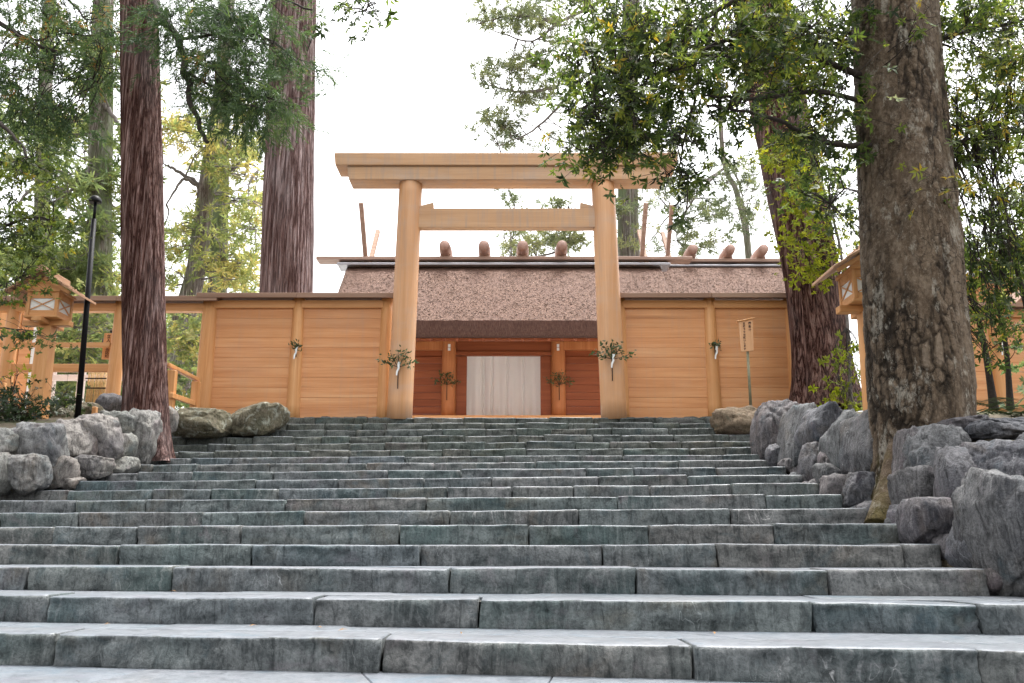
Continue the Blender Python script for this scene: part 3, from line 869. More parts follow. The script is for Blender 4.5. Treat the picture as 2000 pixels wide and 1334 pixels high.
# ------------------------------------------------------------------ thatched gate
GY = 24.5                                            # plane of the front pillars
EAVE_Y, RIDGE_Y0 = 22.9, 26.3
gz = lambda py, Y: W(1000, py, Y).z
gate = empty('thatched_gate', (0, GY, LAND), 'thatched shrine gate with white curtain seen through the torii', 'gate building')
def thatch_roof(parent, xl_e, xr_e, xl_r, xr_r, eY, rY, z_e, z_r, thick):
    """thick thatch with gable ends, a soft curved slope and a cut eave face"""
    nu, nv = 60, 14
    V, Fc = [], []
    bY = 2 * rY - eY
    def row(t):                                      # 0 front eave .. 1 ridge .. 2 back eave
        tt = t if t <= 1 else 2 - t
        y = eY + (rY - eY) * tt if t <= 1 else bY - (rY - eY) * tt * 1.0
        z = z_e + (z_r - z_e) * (tt * .92 + .08 * tt * tt) + .10 * math.sin(math.pi * tt)
        return y, z, tt
    prof = [row(t) for t in np.linspace(0, 2, 2 * nv + 1)]
    top = []
    for (y, z, tt) in prof:
        for i in range(nu + 1):
            u = i / nu
            a = xl_e + (xl_r - xl_e) * tt; b = xr_e + (xr_r - xr_e) * tt
            x = a + (b - a) * u
            d = .025 * mnoise.noise((x * 2, y * 2, 1)) + .02 * mnoise.noise((x * 7, y * 7, 4))
            V.append((x, y, z + d))
    W1 = nu + 1
    for j in range(2 * nv):
        for i in range(nu): Fc.append((j * W1 + i, j * W1 + i + 1, (j + 1) * W1 + i + 1, (j + 1) * W1 + i))
    n0 = len(V)
    # underside rows
    for (y, z, tt) in prof:
        for i in (0, 1):
            a = xl_e + (xl_r - xl_e) * tt if i == 0 else xr_e + (xr_r - xr_e) * tt
            V.append((a + (.05 if i == 0 else -.05), y, z - thick))
    for j in range(2 * nv):
        Fc.append((n0 + 2 * j, n0 + 2 * j + 2, n0 + 2 * j + 3, n0 + 2 * j + 1))
        Fc.append((j * W1, (j + 1) * W1, n0 + 2 * j + 2, n0 + 2 * j))
        Fc.append((j * W1 + nu, n0 + 2 * j + 1, n0 + 2 * j + 3, (j + 1) * W1 + nu))
    me = py_mesh('roof', V, Fc)
    r = link('roof', me, THATCH, parent, True)
    st = Mesh(); ns = int(9000 * (xr_e - xl_e) / 9.5)
    tt = rng.uniform(.01, .98, ns) ; uu = rng.uniform(.005, .995, ns)
    sl = (z_r - z_e) / (rY - eY); dn_ = np.array([0, -1, -sl]) / math.hypot(1, sl); nrm_ = np.array([0, -sl, 1]) / math.hypot(1, sl)
    zb0 = z_e + (z_r - z_e) * (tt * .92 + .08 * tt * tt) + .10 * np.sin(math.pi * tt)
    Pp = np.stack([(xl_e + (xl_r - xl_e) * tt) * (1 - uu) + (xr_e + (xr_r - xr_e) * tt) * uu, eY + (rY - eY) * tt, zb0 + .012], 1)
    Dd = dn_ + rng.normal(size=(ns, 3)) * [.45, .1, .05] + nrm_ * rng.uniform(.05, .35, ns)[:, None]
    Dd /= np.linalg.norm(Dd, axis=1)[:, None]
    Ll = rng.uniform(.03, .09, ns)[:, None]; Ww = np.array([1, 0, 0]) * rng.uniform(.006, .016, ns)[:, None]
    Vs = np.stack([Pp - Ww, Pp + Ww, Pp + Dd * Ll + Ww * .6, Pp + Dd * Ll - Ww * .6], 1).reshape(-1, 3)
    st.add(Vs, np.arange(ns * 4).reshape(-1, 4), None, np.repeat(rng.uniform(0, 1, ns), 4))
    tag(st.build('straw', STRAW, r, False), kind='stuff')
    # eave face with slight batter
    for sgn, y, tag_ in ((-1, eY, 0), (1, bY, 1)):
        n = 80
        Vv, Ff = [], []
        for i in range(n + 1):
            x = xl_e + (xr_e - xl_e) * i / n
            d = .02 * mnoise.noise((x * 3, tag_, 2)) + .012 * mnoise.noise((x * 11, tag_, 5))
            Vv += [(x, y + sgn * (.03 + d * .6), z_e + .025 + d * .5), (x, y + sgn * (.02 + d), z_e - thick * .5), (x, y - sgn * (.02 - d), z_e - thick + d * .6), (x, y - sgn * .25, z_e - thick + .015)]
        for i in range(n):
            for q in range(3): Ff.append((4 * i + q, 4 * i + 4 + q, 4 * i + 5 + q, 4 * i + 1 + q))
        link('eave_edge', py_mesh('eave_edge', Vv, Ff), THATCH_EDGE, r, False)
    return r
ze, zr = gz(628, EAVE_Y), gz(519, RIDGE_Y0)
thick = ze - gz(657, EAVE_Y)
roof = thatch_roof(gate, WX(640, EAVE_Y, 6), WX(1328, EAVE_Y, 6), WX(676, RIDGE_Y0, 8), WX(1292, RIDGE_Y0, 8), EAVE_Y, RIDGE_Y0, ze, zr, thick)
# ridge: pale metal flashing, wooden ridge beam above
zrid = zr + .02
def ridge(parent, x0, x1, mx0, mx1, Y, z, dz=.0):
    profile_x('ridge_flashing', [(Y - .36, z - .10), (Y - .36, z - .04), (Y, z + .10), (Y + .36, z - .04), (Y + .36, z - .10)], mx0, mx1, PALE_METAL, parent, .004)
    profile_x('ridge_beam', [(Y - .26, z + .105), (Y - .26, z + .20), (Y, z + .27), (Y + .26, z + .20), (Y + .26, z + .105)], x0, x1, RIDGE_X, parent, .006)
    return z + .27
zt_r = ridge(gate, WX(620, RIDGE_Y0, 9), WX(1350, RIDGE_Y0, 9), WX(662, RIDGE_Y0, 9), WX(1306, RIDGE_Y0, 9), RIDGE_Y0, zrid)
def katsuogi(parent, x, Y, z):
    t = np.linspace(-1, 1, 9)
    r = .155 + .035 * (1 - t ** 2)
    path = np.stack([np.full(9, x), Y + t * .62, np.full(9, z + .16)], 1)
    m = Mesh(); m.tube(path, r, 24)
    m.build('ridge_log', RIDGE_Y, parent)
    box('log_saddle', x - .16, x + .16, Y - .2, Y + .2, z - .10, z + .03, RIDGE_X, parent, .01)
for px in (868, 945, 1021, 1098):
    katsuogi(gate, WX(px, RIDGE_Y0 - .6, 9.3), RIDGE_Y0, zt_r)
def chigi(parent, x, Y, z, L=1.9, w=.12):
    d1 = Vector((0, -1, 1.15)).normalized(); d2 = Vector((0, 1, 1.15)).normalized()
    base = Vector((x, Y, z - .15))
    beam('finial_blade', base - d1 * .25, base + d1 * L, .12, .13, RIDGE_X, parent, (1, 0, 0))
    beam('finial_blade', base - d2 * .25 + Vector((.14, 0, 0)), base + d2 * L + Vector((.14, 0, 0)), .12, .13, GREYWOOD_X, parent, (1, 0, 0))
chigi(gate, WX(716, RIDGE_Y0, 9.8), RIDGE_Y0, zt_r)
chigi(gate, WX(1252, RIDGE_Y0, 9.8), RIDGE_Y0, zt_r)
# body under the roof
zf = gz(812, GY - .9)
zfl = zf - .0
ztop = gz(655, GY)
box('plinth', WX(640, GY, 4), WX(1340, GY, 4), GY - .9, GY + 3.5, LAND - .05, zf - .07, STEP_OLD, gate, .02)
box('threshold', WX(700, GY, 4), WX(1280, GY, 4), GY - .85, GY - .55, zf - .068, zf + .02, WOOD_X, gate)
box('floor', WX(700, GY, 4), WX(1280, GY, 4), GY - .548, GY + 3.0, zf - .066, zf - .02, WOOD_X, gate)
for px in (700, 876, 1091, 1268):
    round_post('pillar', (WX(px, GY, 5), GY, zf - .03), (WX(px, GY, 5), GY, ztop + .25), M(14, GY, 5), M(13.2, GY, 6), GATE_Z, gate, 32)
    round_post('pillar', (WX(px, GY, 5), GY + 3.2, zf - .03), (WX(px, GY, 5), GY + 3.2, ztop + .25), M(14, GY, 5), M(13.2, GY, 6), GATE_Z, gate, 24)
zz = lambda py: gz(py, GY)
for a, b in ((700, 876), (1091, 1268)):
    xa, xb = WX(a, GY, 5), WX(b, GY, 5)
    box('side_beam', xa + .1, xb - .1, GY - .09, GY + .09, zz(684), zz(668), GATE_Z, gate)
    n = 9; z0, z1 = zf - .02, zz(684) - .18
    for j in range(n):
        hb = (z1 - z0) / n
        box('board', xa + .1, xb - .1, GY + .01, GY + .06, z0 + j * hb + .003, z0 + (j + 1) * hb - .003, GATE_X, gate, .006)
    box('side_panel', xa + .1, xb - .1, GY + .05, GY + .11, z1 + .004, zz(684) - .004, GATE_X, gate)
    box('side_panel', xa + .1, xb - .1, GY + .05, GY + .11, zz(668) + .004, ztop + .4, GATE_X, gate)
box('lintel', WX(889, GY, 5), WX(1078, GY, 5), GY + .0, GY + .16, zz(694), zz(686), GATE_X, gate)
box('lintel_panel', WX(889, GY, 5), WX(1078, GY, 5), GY + .04, GY + .12, zz(685), ztop + .4, GATE_X, gate)
for a, b in ((891, 911), (1056, 1076)):
    box('door_jamb', WX(a, GY, 5), WX(b, GY, 5), GY + .02, GY + .20, zf - .02, zz(695), GATE_X, gate)
box('eave_purlin', WX(650, EAVE_Y + .7, 5), WX(1320, EAVE_Y + .7, 5), EAVE_Y + .62, EAVE_Y + .82, gz(665, EAVE_Y + .7), gz(656, EAVE_Y + .7), GATE_X, gate)
# rafters under the eave
for i in range(26):
    x = WX(665 + i * 25.4, EAVE_Y + .5, 6)
    beam('rafter', (x, EAVE_Y + .22, ze - thick - .04), (x, GY + .3, ze - thick - .05 + (GY + .08 - EAVE_Y) * .72), .07, .08, GATE_X, gate)
for px in (876, 1091):
    x = WX(px, GY - .36, 5.5)
    for dz in (0, -.10):
        box('paper_seal', x - .035, x + .035, GY - .215, GY - .208, gz(678, GY - .2) + dz + .0, gz(678, GY - .2) + dz + .085, PAPER, gate, .001)

# white curtain
def curtain():
    k = Nt('curtain_cloth')
    p = k.pos((1, 1, 1))
    n = k.noise(k.pos((160, 160, 160)), 1.0, 2)
    col = k.ramp(n, [(0.3, (.88, .84, .81)), (0.7, (.93, .90, .87))])
    k.set(k.b.inputs['Base Color'], col); k.b.inputs['Roughness'].default_value = .85
    tr = k.n.new('ShaderNodeBsdfTranslucent'); k.l(col, tr.inputs['Color'])
    mx = k.n.new('ShaderNodeMixShader'); mx.inputs[0].default_value = .6
    k.l(k.b.outputs[0], mx.inputs[1]); k.l(tr.outputs[0], mx.inputs[2]); k.l(mx.outputs[0], k.out.inputs['Surface'])
    Yc = GY + .45
    x0, x1 = WX(909, Yc, 5), WX(1060, Yc, 5)
    zb_, zt2 = max(W(1000, 812, Yc).z, zf - .01), W(1000, 690, Yc).z
    nx, nz = 150, 26
    V, Fc = [], []
    seams = [.20, .235, .345, .55, .75]
    for j in range(nz + 1):
        v = j / nz
        for i in range(nx + 1):
            u = i / nx
            y = .045 * math.sin(u * 31 + .6 * math.sin(v * 3)) * (.35 + .65 * (1 - v)) + .018 * math.sin(u * 73 + 1.3) * (1 - v)
            for s_ in seams:
                y += .13 * math.exp(-((u - s_ - .02 * (1 - v) * math.sin(s_ * 9)) / .011) ** 2) * (1 - .45 * v)
            V.append((x0 + (x1 - x0) * u, Yc + y, zb_ + (zt2 - zb_) * v))
    for j in range(nz):
        for i in range(nx): Fc.append((j * (nx + 1) + i, j * (nx + 1) + i + 1, (j + 1) * (nx + 1) + i + 1, (j + 1) * (nx + 1) + i))
    tag(link('curtain', py_mesh('curtain', V, Fc), k.m, None, True), 'long white pleated cloth curtain hanging in the thatched gate', 'curtain')
    tag(beam('curtain_rod', (WX(893, Yc, 5), Yc, zt2 + .03), (WX(1075, Yc, 5), Yc, zt2 + .03), .05, .05, GATE_X), 'slim wooden rod carrying the white curtain in the gate', 'rod')
curtain()

# shrine hall behind, on the right
HYr, HYe = 29.2, 26.2
hall = empty('thatched_hall', (8, HYr, LAND), 'thatched hall with forward leaning ridge logs behind the right fence', 'shrine hall')
hz = gz(514, HYr)
thatch_roof(hall, WX(1290, HYe, 7), WX(1606, HYe, 7), WX(1300, HYr, 9), WX(1590, HYr, 9), HYe, HYr, hz - 2.35, hz - .02, .45)
hzt = ridge(hall, WX(1285, HYr, 9), WX(1612, HYr, 9), WX(1300, HYr, 9), WX(1596, HYr, 9), HYr, hz - .12)
for px in (1352, 1424, 1488):
    katsuogi(hall, WX(px - 4, HYr, 10), HYr, hzt)
chigi(hall, WX(1302, HYr, 10.3), HYr, hzt, 2.1)
box('wall', WX(1340, HYr, 5), WX(1560, HYr, 5), HYr - 1.6, HYr + 1.6, LAND - .05, hz - 1.7, GATE_X, hall)

# small roofed gate at the right edge, only its gable shows
sg_ = empty('small_gate', W(2010, 640, 19.6), 'reddish gable of a small wooden gate at the right edge', 'gate building')
a = W(1948, 636, 19.4); b = W(2080, 636, 19.4); top = W(2012, 570, 19.4)
for nm, p, q in (('bargeboard', a, top), ('bargeboard', top, b)):
    beam(nm, p + Vector((0, -.1, 0)), q + Vector((0, -.1, 0)), .10, .20, WOOD_X, sg_)
link('gable_panel', py_mesh('gable_panel', [a, b, top, a + Vector((0, .05, 0)), b + Vector((0, .05, 0)), top + Vector((0, .05, 0))], [(0, 1, 2), (3, 5, 4), (0, 3, 4, 1), (1, 4, 5, 2), (2, 5, 3, 0)]), GATE_X, sg_)
for s_, e_ in ((a, top), (top, b)):
    d = Vector((0, 2.2, 0)); u = Vector((0, 0, .16))
    hexa('roof_slope', [s_ - Vector((0, .3, 0)) + u * .5, e_ - Vector((0, .3, 0)) + u * .5, e_ + d + u * .5, s_ + d + u * .5,
                        s_ - Vector((0, .3, 0)) + u, e_ - Vector((0, .3, 0)) + u, e_ + d + u, s_ + d + u], GREYWOOD_X, sg_)
for p in (a, b):
    box('post', p.x + .1, p.x + .32, 19.45, 19.67, LAND - .1, p.z, WOOD_Z, sg_)
bl = empty('low_roof', W(1940, 520, 25), 'pale low shrine roof glimpsed above the right fence', 'roof')
p0, p1 = W(1860, 520, 25), W(2100, 524, 25)
profile_x('roof_slope', [(24.4, p0.z - .5), (24.4, p0.z - .4), (25.2, p0.z), (26.0, p0.z - .4), (26.0, p0.z - .5), (25.2, p0.z - .12)], p0.x, p1.x, PALE_METAL, bl)
box('ridge_beam', p0.x - .1, p1.x, 25.0, 25.4, p0.z + .01, p0.z + .22, RIDGE_X, bl)
box('wall', p0.x + .2, p1.x, 24.8, 25.6, LAND - .1, p0.z - .35, BOARD_X, bl)

# ------------------------------------------------------------------ lanterns
def lantern(px, Y, base_z, label, py_top=638):
    X = WX(px, Y, base_z + 1)
    lo = empty('wooden_lantern', (X, Y, base_z), label, 'lantern', 'roofed wooden lanterns beside the steps')
    z_pt = W(px, py_top, Y).z
    hexa('post', [(X - .145, Y - .145, base_z - .2), (X + .145, Y - .145, base_z - .2), (X + .145, Y + .145, base_z - .2), (X - .145, Y + .145, base_z - .2),
                  (X - .115, Y - .115, z_pt), (X + .115, Y - .115, z_pt), (X + .115, Y + .115, z_pt), (X - .115, Y + .115, z_pt)], WOOD_Z, lo, .008)
    box('cross_arm', X - .42, X + .42, Y - .085, Y + .085, z_pt + .003, z_pt + .10, WOOD_X, lo)
    box('cross_arm', X - .085, X + .085, Y - .42, Y + .42, z_pt + .012, z_pt + .092, WOOD_Y, lo)
    zb_ = z_pt + .103
    box('base_board', X - .30, X + .30, Y - .30, Y + .30, zb_, zb_ + .04, WOOD_X, lo)
    z0, z1 = zb_ + .043, zb_ + .043 + .42
    hw = .25
    for sx in (-1, 1):
        for sy in (-1, 1):
            box('corner_post', X + sx * hw - .03, X + sx * hw + .03, Y + sy * hw - .03, Y + sy * hw + .03, z0, z1, WOOD_Z, lo, .004)
    for fx, fy in ((0, -1), (1, 0), (-1, 0), (0, 1)):
        def bar(nm, u0, u1, w0, w1, mat, t0=-.02, t1=.02, bev=.003):
            if fx == 0: box(nm, X + u0, X + u1, Y + fy * hw + t0, Y + fy * hw + t1, w0, w1, mat, lo, bev)
            else: box(nm, X + fx * hw + t0, X + fx * hw + t1, Y + u0, Y + u1, w0, w1, mat, lo, bev)
        bar('window_rail', -hw + .032, hw - .032, z0, z0 + .09, WOOD_X)
        bar('window_rail', -hw + .032, hw - .032, z1 - .11, z1, WOOD_X)
        bar('paper_pane', -hw + .034, hw - .034, z0 + .092, z1 - .112, PAPER, -.004, .004, 0)
        za_, zc2 = z0 + .10, z1 - .12
        for sgn in (-1, 1):
            if fx == 0: p, q = (X - sgn * (hw - .04), Y + fy * (hw + .012), za_), (X + sgn * (hw - .04), Y + fy * (hw + .012) + .004 * sgn, zc2)
            else: p, q = (X + fx * (hw + .012), Y - sgn * (hw - .04), za_), (X + fx * (hw + .012) + .004 * sgn, Y + sgn * (hw - .04), zc2)
            beam('lattice_bar', p, q, .014, .026, WOOD_X, lo, (0, 1, 0) if fx == 0 else (1, 0, 0), 0)
    box('top_plate', X - .31, X + .31, Y - .31, Y + .31, z1 + .003, z1 + .05, WOOD_X, lo)
    # gable roof, ridge front to back, three lapped boards a side
    zr_ = z1 + .30; ze_ = z1 - .03; wr = .58; ly = .46
    for sgn in (-1, 1):
        for i in range(3):
            t0, t1 = i / 3 - .02, (i + 1) / 3 + .04
            pa = Vector((X + sgn * wr * t0, 0, zr_ + (ze_ - zr_) * t0 + .045 * (2 - i) * .45))
            pb = Vector((X + sgn * wr * t1, 0, zr_ + (ze_ - zr_) * t1 + .045 * (2 - i) * .45))
            th = Vector((0, 0, .04))
            ya, yb = Y - ly, Y + ly
            pts = [(pa.x, ya, pa.z), (pb.x, ya, pb.z), (pb.x, yb, pb.z), (pa.x, yb, pa.z)]
            hexa('roof_board', pts + [(x_, y_, z_ + .042) for x_, y_, z_ in pts], SHINGLE, lo, .004)
        beam('bargeboard', (X + sgn * .02, Y - ly + .12, zr_ - .05), (X + sgn * wr * .86, Y - ly + .12, zr_ - .05 + (ze_ - zr_) * .86), .05, .06, WOOD_X, lo, bev=.003)
    beam('ridge_bar', (X, Y - ly - .06, zr_ + .085), (X, Y + ly + .06, zr_ + .085), .11, .10, SHINGLE, lo)
    link('gable_board', py_mesh('gable_board', [(X - .42, Y - .3, z1 + .053), (X + .42, Y - .3, z1 + .053), (X, Y - .3, zr_ - .02), (X - .42, Y - .27, z1 + .053), (X + .42, Y - .27, z1 + .053), (X, Y - .27, zr_ - .02)],
                                         [(0, 1, 2), (3, 5, 4), (0, 3, 4, 1), (1, 4, 5, 2), (2, 5, 3, 0)]), WOOD_X, lo)
lantern(84, 15.6, terr_l(15.6) - .05, 'roofed wooden lantern on a square post at the left edge')
lantern(1702, 12.3, terr_r(12.3) - .1, 'roofed wooden lantern half hidden behind the big right trunk', 612)

# black lamp pole
lp = empty('lamp_pole', W(152, 815, 15.9), 'slim black lamp pole with domed head beside the left lantern', 'lamp')
p, q = W(151, 822, 15.9), W(186, 400, 15.9)
m = Mesh(); m.tube([np.array(p), np.array(p + (q - p) * .93)], [.052, .045], 16); m.build('pole', BLACK, lp)
m = Mesh(); m.tube([np.array(p + (q - p) * .93), np.array(q + (q - p) * .02)], [.028, .028], 12); m.build('neck', BLACK, lp)
t = np.linspace(0, 1, 8)
m = Mesh(); hp = np.array(W(186, 392, 15.9))
m.tube(np.stack([np.full(8, hp[0]), np.full(8, hp[1]), hp[2] - .03 + t * .13], 1), np.maximum(.01, .118 * np.sqrt(1 - (t * .98) ** 2)), 24); m.build('lamp_head', BLACK, lp)

# signboard with two lines of writing
SGY = 17.3
sg = empty('signboard', W(1466, 800, SGY), 'small wooden notice board with vertical writing on a thin pole', 'sign')
bl_, br_, tr_, tl_ = W(1448, 687, SGY), W(1472, 685, SGY), W(1470, 625, SGY), W(1443, 629, SGY)
th = Vector((0, .03, 0))
hexa('board', [bl_, br_, br_ + th, bl_ + th, tl_, tr_, tr_ + th, tl_ + th], wood_mat('sign_wood', (.66, .37, .20), (.55, .29, .14), (.74, .45, .26), 'Z', .6, knots=False), sg, .003)
beam('cap_rail', W(1440, 629, SGY) + Vector((0, .015, .012)), W(1474, 622, SGY) + Vector((0, .015, .012)), .07, .022, WOOD_X, sg, bev=.002)
m = Mesh(); m.tube([np.array(W(1467, 806, SGY + .04)), np.array(W(1460, 684, SGY + .04))], [.028, .026], 12)
m.build('pole', simple_mat('sign_pole', (.20, .19, .12), .6, .3, 0, .25), sg)
def write(text, p_top, p_bot, size, x_off, parent, name):
    cu = bpy.data.curves.new(name, 'FONT')
    cu.body = '\n'.join(text); cu.size = size; cu.align_x = 'CENTER'; cu.align_y = 'TOP'
    cu.space_line = (p_top - p_bot).length / len(text) / size / 1.0
    cu.extrude = .0006; cu.offset = .0015
    tmp = bpy.data.objects.new(name, cu); C.objects.link(tmp)
    bpy.context.view_layer.update()
    me = bpy.data.meshes.new_from_object(tmp.evaluated_get(bpy.context.evaluated_depsgraph_get()))
    bpy.data.objects.remove(tmp); bpy.data.curves.remove(cu)
    ax = (p_bot - p_top).normalized()
    ang = math.atan2(ax.x, -ax.z)
    rot = Matrix.Rotation(math.pi / 2, 4, 'X')
    me.transform(Matrix.Translation(p_top + Vector((x_off, -.004, 0))) @ Matrix.Rotation(-ang, 4, 'Y') @ rot)
    me.materials.clear()
    return link(name, me, INK, parent)
try:
    write('撮影は', W(1464, 629, SGY), W(1465, 649, SGY), .056, 0, sg, 'lettering')
    write('石段下でお願いします', W(1453, 630, SGY), W(1455, 685, SGY), .05, 0, sg, 'lettering')
except Exception as ex:
    print('text failed', ex)

# hand rails and small things on the left
hr = empty('hand_railing', W(345, 800, 17.6), 'short sloping wooden hand rail between the left cedar and the fence', 'railing')
p, q = W(326, 712, 17.0), W(386, 742, 18.1)
beam('top_rail', p, q, .11, .07, WOOD_X, hr)
p2, q2 = W(334, 772, 17.0), W(386, 790, 18.1)
beam('mid_rail', p2, q2, .07, .10, WOOD_X, hr)
for px, py, Y in ((338, 720, 17.15), (384, 742, 18.0)):
    c = W(px, py, Y)
    box('post', c.x - .075, c.x + .075, Y - .075, Y + .075, LAND - .25, c.z - .04, WOOD_Z, hr)
stk = W(184, 812, 16.4)
tag(box('wooden_stake', stk.x - .04, stk.x + .04, stk.y - .04, stk.y + .04, stk.z - .3, W(184, 795, 16.4).z, WOOD_Z), 'short wooden stake in front of the dark rock behind the boulders', 'stake')
# brushwood screen and slanted notice by the far post
br = empty('brushwood_fence', W(187, 770, 19.2), 'small bundle fence of upright bamboo twigs tied with two cords', 'fence')
BAMBOO = simple_mat('bamboo', (.46, .30, .12), .5, .4, 0, .35, 18)
for i in range(16):
    x = WX(170 + i * 2.3, 19.2, 4)
    m = Mesh(); m.tube([(x, 19.2 + random.uniform(-.02, .02), LAND - .05), (x + random.uniform(-.01, .01), 19.2, W(190, 722, 19.2).z + random.uniform(-.03, .05))], [.013, .011], 6)
    m.build('bamboo_stick', BAMBOO, br)
for py in (739, 758):
    beam('cord', W(167, py, 19.17), W(208, py, 19.17), .02, .025, TWIG, br, bev=0)
gp = empty('gate_post', W(222, 800, 18.95), 'square wooden post with a dark cap beside the far open fence', 'post')
zc1 = W(222, 652, 18.95).z
box('shaft', WX(212, 18.95, 4), WX(232, 18.95, 4), 18.86, 19.06, LAND - .2, zc1, WOOD_Z, gp)
box('cap', WX(210, 18.95, 4) - .02, WX(234, 18.95, 4) + .02, 18.83, 19.09, zc1 + .002, zc1 + .05, TWIG, gp)
ns = empty('small_notice', W(207, 700, 18.75), 'narrow slanted wooden notice leaning on the far gate post', 'sign')
a_, b_ = W(207, 702, 18.75), W(213, 651, 18.75)
beam('board', a_, b_, .19, .02, WOOD_Z, ns, (0, 1, 0), .002)
try: write('立入禁止区域', W(213, 654, 18.735), W(208, 700, 18.735), .085, 0, ns, 'lettering')
except Exception as ex: print(ex)
# panelled outbuilding at the far left
ob = empty('board_screen', W(30, 770, 20.2), 'wooden board screen with pale uprights at the far left edge', 'screen')
z1 = W(30, 605, 20.2).z
for i, (a, b, mt) in enumerate([(-90, -40, BOARD_X), (-39, 8, WOOD_Z), (9, 24, WOOD_Z), (25, 48, BOARD_X), (49, 61, PAPER)]):
    box('panel_board' if mt is not PAPER else 'pale_upright', WX(a, 20.2, 4), WX(b, 20.2, 4), 20.15 + .012 * i, 20.25 + .012 * i, LAND - .2, z1 if mt is not PAPER else W(55, 640, 20.2).z, mt, ob)
hr2 = empty('hand_railing', W(10, 790, 17.2), 'end of a low wooden hand rail at the left edge', 'railing')
beam('top_rail', W(-60, 736, 17.3), W(12, 742, 17.3), .10, .07, WOOD_X, hr2)
c = W(6, 745, 17.3); box('post', c.x - .06, c.x + .06, 17.24, 17.36, LAND - .4, c.z - .03, WOOD_Z, hr2)
# pale rails of a farther barrier
fb = empty('far_barrier', W(120, 775, 22.5), 'pale pinkish rails of a low barrier beyond the open fence', 'barrier')
PALEW = wood_mat('pale_rail_wood', (.60, .50, .45), (.5, .4, .36), (.68, .6, .56), 'X', .6)
beam('rail', W(60, 738, 22.5), W(330, 738, 22.5), .08, .15, PALEW, fb)
for px in (98, 156, 250, 300):
    c = W(px, 728, 22.5); box('post', c.x - .08, c.x + .08, 22.55, 22.7, LAND - .2, c.z + .05, PALEW, fb)

# ------------------------------------------------------------------ leaf templates
def rot_to(d):
    """3x3 frames whose +X looks along d (N,3), random roll"""
    n = len(d)
    x = d / (np.linalg.norm(d, axis=1)[:, None] + 1e-9)
    r = rng.normal(size=(n, 3)); y = np.cross(r, x); y /= np.linalg.norm(y, axis=1)[:, None] + 1e-9
    z = np.cross(x, y)
    return np.stack([x, y, z], 2)

def leaf_tpl(L=1.0, w=.32, fold=.10, droop=.15):
    V = np.array([[0, 0, 0], [.42, w / 2, fold - .02], [.45, 0, 0 - .02], [.42, -w / 2, fold - .02], [1, 0, -droop]]) * [L, L, L]
    T = np.array([[0, 1, 2], [0, 2, 3], [1, 4, 2], [2, 4, 3]])
    return V, T

def broad_tpl(n=7, seed=0, w=.34, L=.55):
    r = np.random.default_rng(seed)
    VV, TT, k = [], [], 0
    lv, lt = leaf_tpl(1, w)
    for i in range(n):
        a = i * 2.4 + r.uniform(-.3, .3)
        el = r.uniform(-.15, .65)
        d = np.array([math.cos(a) * math.cos(el) * .85 + .45, math.sin(a) * math.cos(el), math.sin(el) * .5]) ; d /= np.linalg.norm(d)
        x = d; y = np.cross([0, 0, 1], x); y /= np.linalg.norm(y) + 1e-9; z = np.cross(x, y)
        s = L * r.uniform(.75, 1.15)
        base = np.array([r.uniform(0, .35), 0, 0])
        VV.append(base + (lv * s) @ np.stack([x, y, z])); TT.append(lt + k); k += len(lv)
    return np.vstack(VV), np.vstack(TT)

def spray_tpl(seed=0, n=26, w=.035, L=.32, spread=.5, droop=.5):
    """feathery cedar spray: thin blades along a drooping twig and its side shoots"""
    r = np.random.default_rng(seed)
    VV, TT, k = [], [], 0
    def blade(p, d, s, ww):
        nonlocal k
        d = d / np.linalg.norm(d)
        y = np.cross(d, r.normal(size=3)); y /= np.linalg.norm(y)
        mid = p + d * s * .45
        VV.append(np.array([p, mid + y * ww, p + d * s + np.array([0, 0, -.06 * s]), mid - y * ww])); TT.append(np.array([[0, 1, 2], [0, 2, 3]]) + k); k += 4
    for i in range(n):
        t = (i + .5) / n
        p = np.array([t, 0, -droop * t * t])
        a = i * 2.399
        d = np.array([.75, spread * math.cos(a) * 1.4, spread * math.sin(a) * 1.1 - .35])
        blade(p + r.normal(size=3) * .03, d, L * r.uniform(.7, 1.25) * (1.15 - .5 * t), w * r.uniform(.7, 1.3))
    return np.vstack(VV), np.vstack(TT)

def tuft_tpl(seed=0, n=22, w=.05, L=.5):
    r = np.random.default_rng(seed)
    VV, TT, k = [], [], 0
    for i in range(n):
        d = r.normal(size=3); d[2] += .35; d /= np.linalg.norm(d)
        y = np.cross(d, r.normal(size=3)); y /= np.linalg.norm(y)
        s = L * r.uniform(.7, 1.2); p = r.normal(size=3) * .10
        VV.append(np.array([p, p + d * s * .5 + y * w, p + d * s, p + d * s * .5 - y * w])); TT.append(np.array([[0, 1, 2], [0, 2, 3]]) + k); k += 4
    return np.vstack(VV), np.vstack(TT)

BROAD = [broad_tpl(8, i) for i in range(4)]
BROAD_FINE = [broad_tpl(9, i + 20, .42, .42) for i in range(3)]
SPRAY = [spray_tpl(i) for i in range(4)]
SPRAY_LONG = [spray_tpl(i + 9, 34, .022, .36, .42, .75) for i in range(3)]
TUFT = [tuft_tpl(i) for i in range(4)]

def instance(mesh, tpls, P, D, S, tint):
    n = len(P)
    which = rng.integers(0, len(tpls), n)
    Fm = rot_to(D)
    for w_, (tv, tt) in enumerate(tpls):
        idx = np.where(which == w_)[0]
        if len(idx) == 0: continue
        V = np.einsum('nij,kj->nki', Fm[idx], tv) * S[idx][:, None, None] + P[idx][:, None, :]
        nv = len(tv)
        T = (tt[None] + (np.arange(len(idx)) * nv)[:, None, None]).reshape(-1, 3)
        ti = np.clip(np.repeat(tint[idx], nv) + np.repeat(rng.normal(0, .10, len(idx) * (nv // (5 if nv % 5 == 0 else 4))), 5 if nv % 5 == 0 else 4)[:len(idx) * nv], 0, 1)
        mesh.add(V.reshape(-1, 3), None, T, ti)

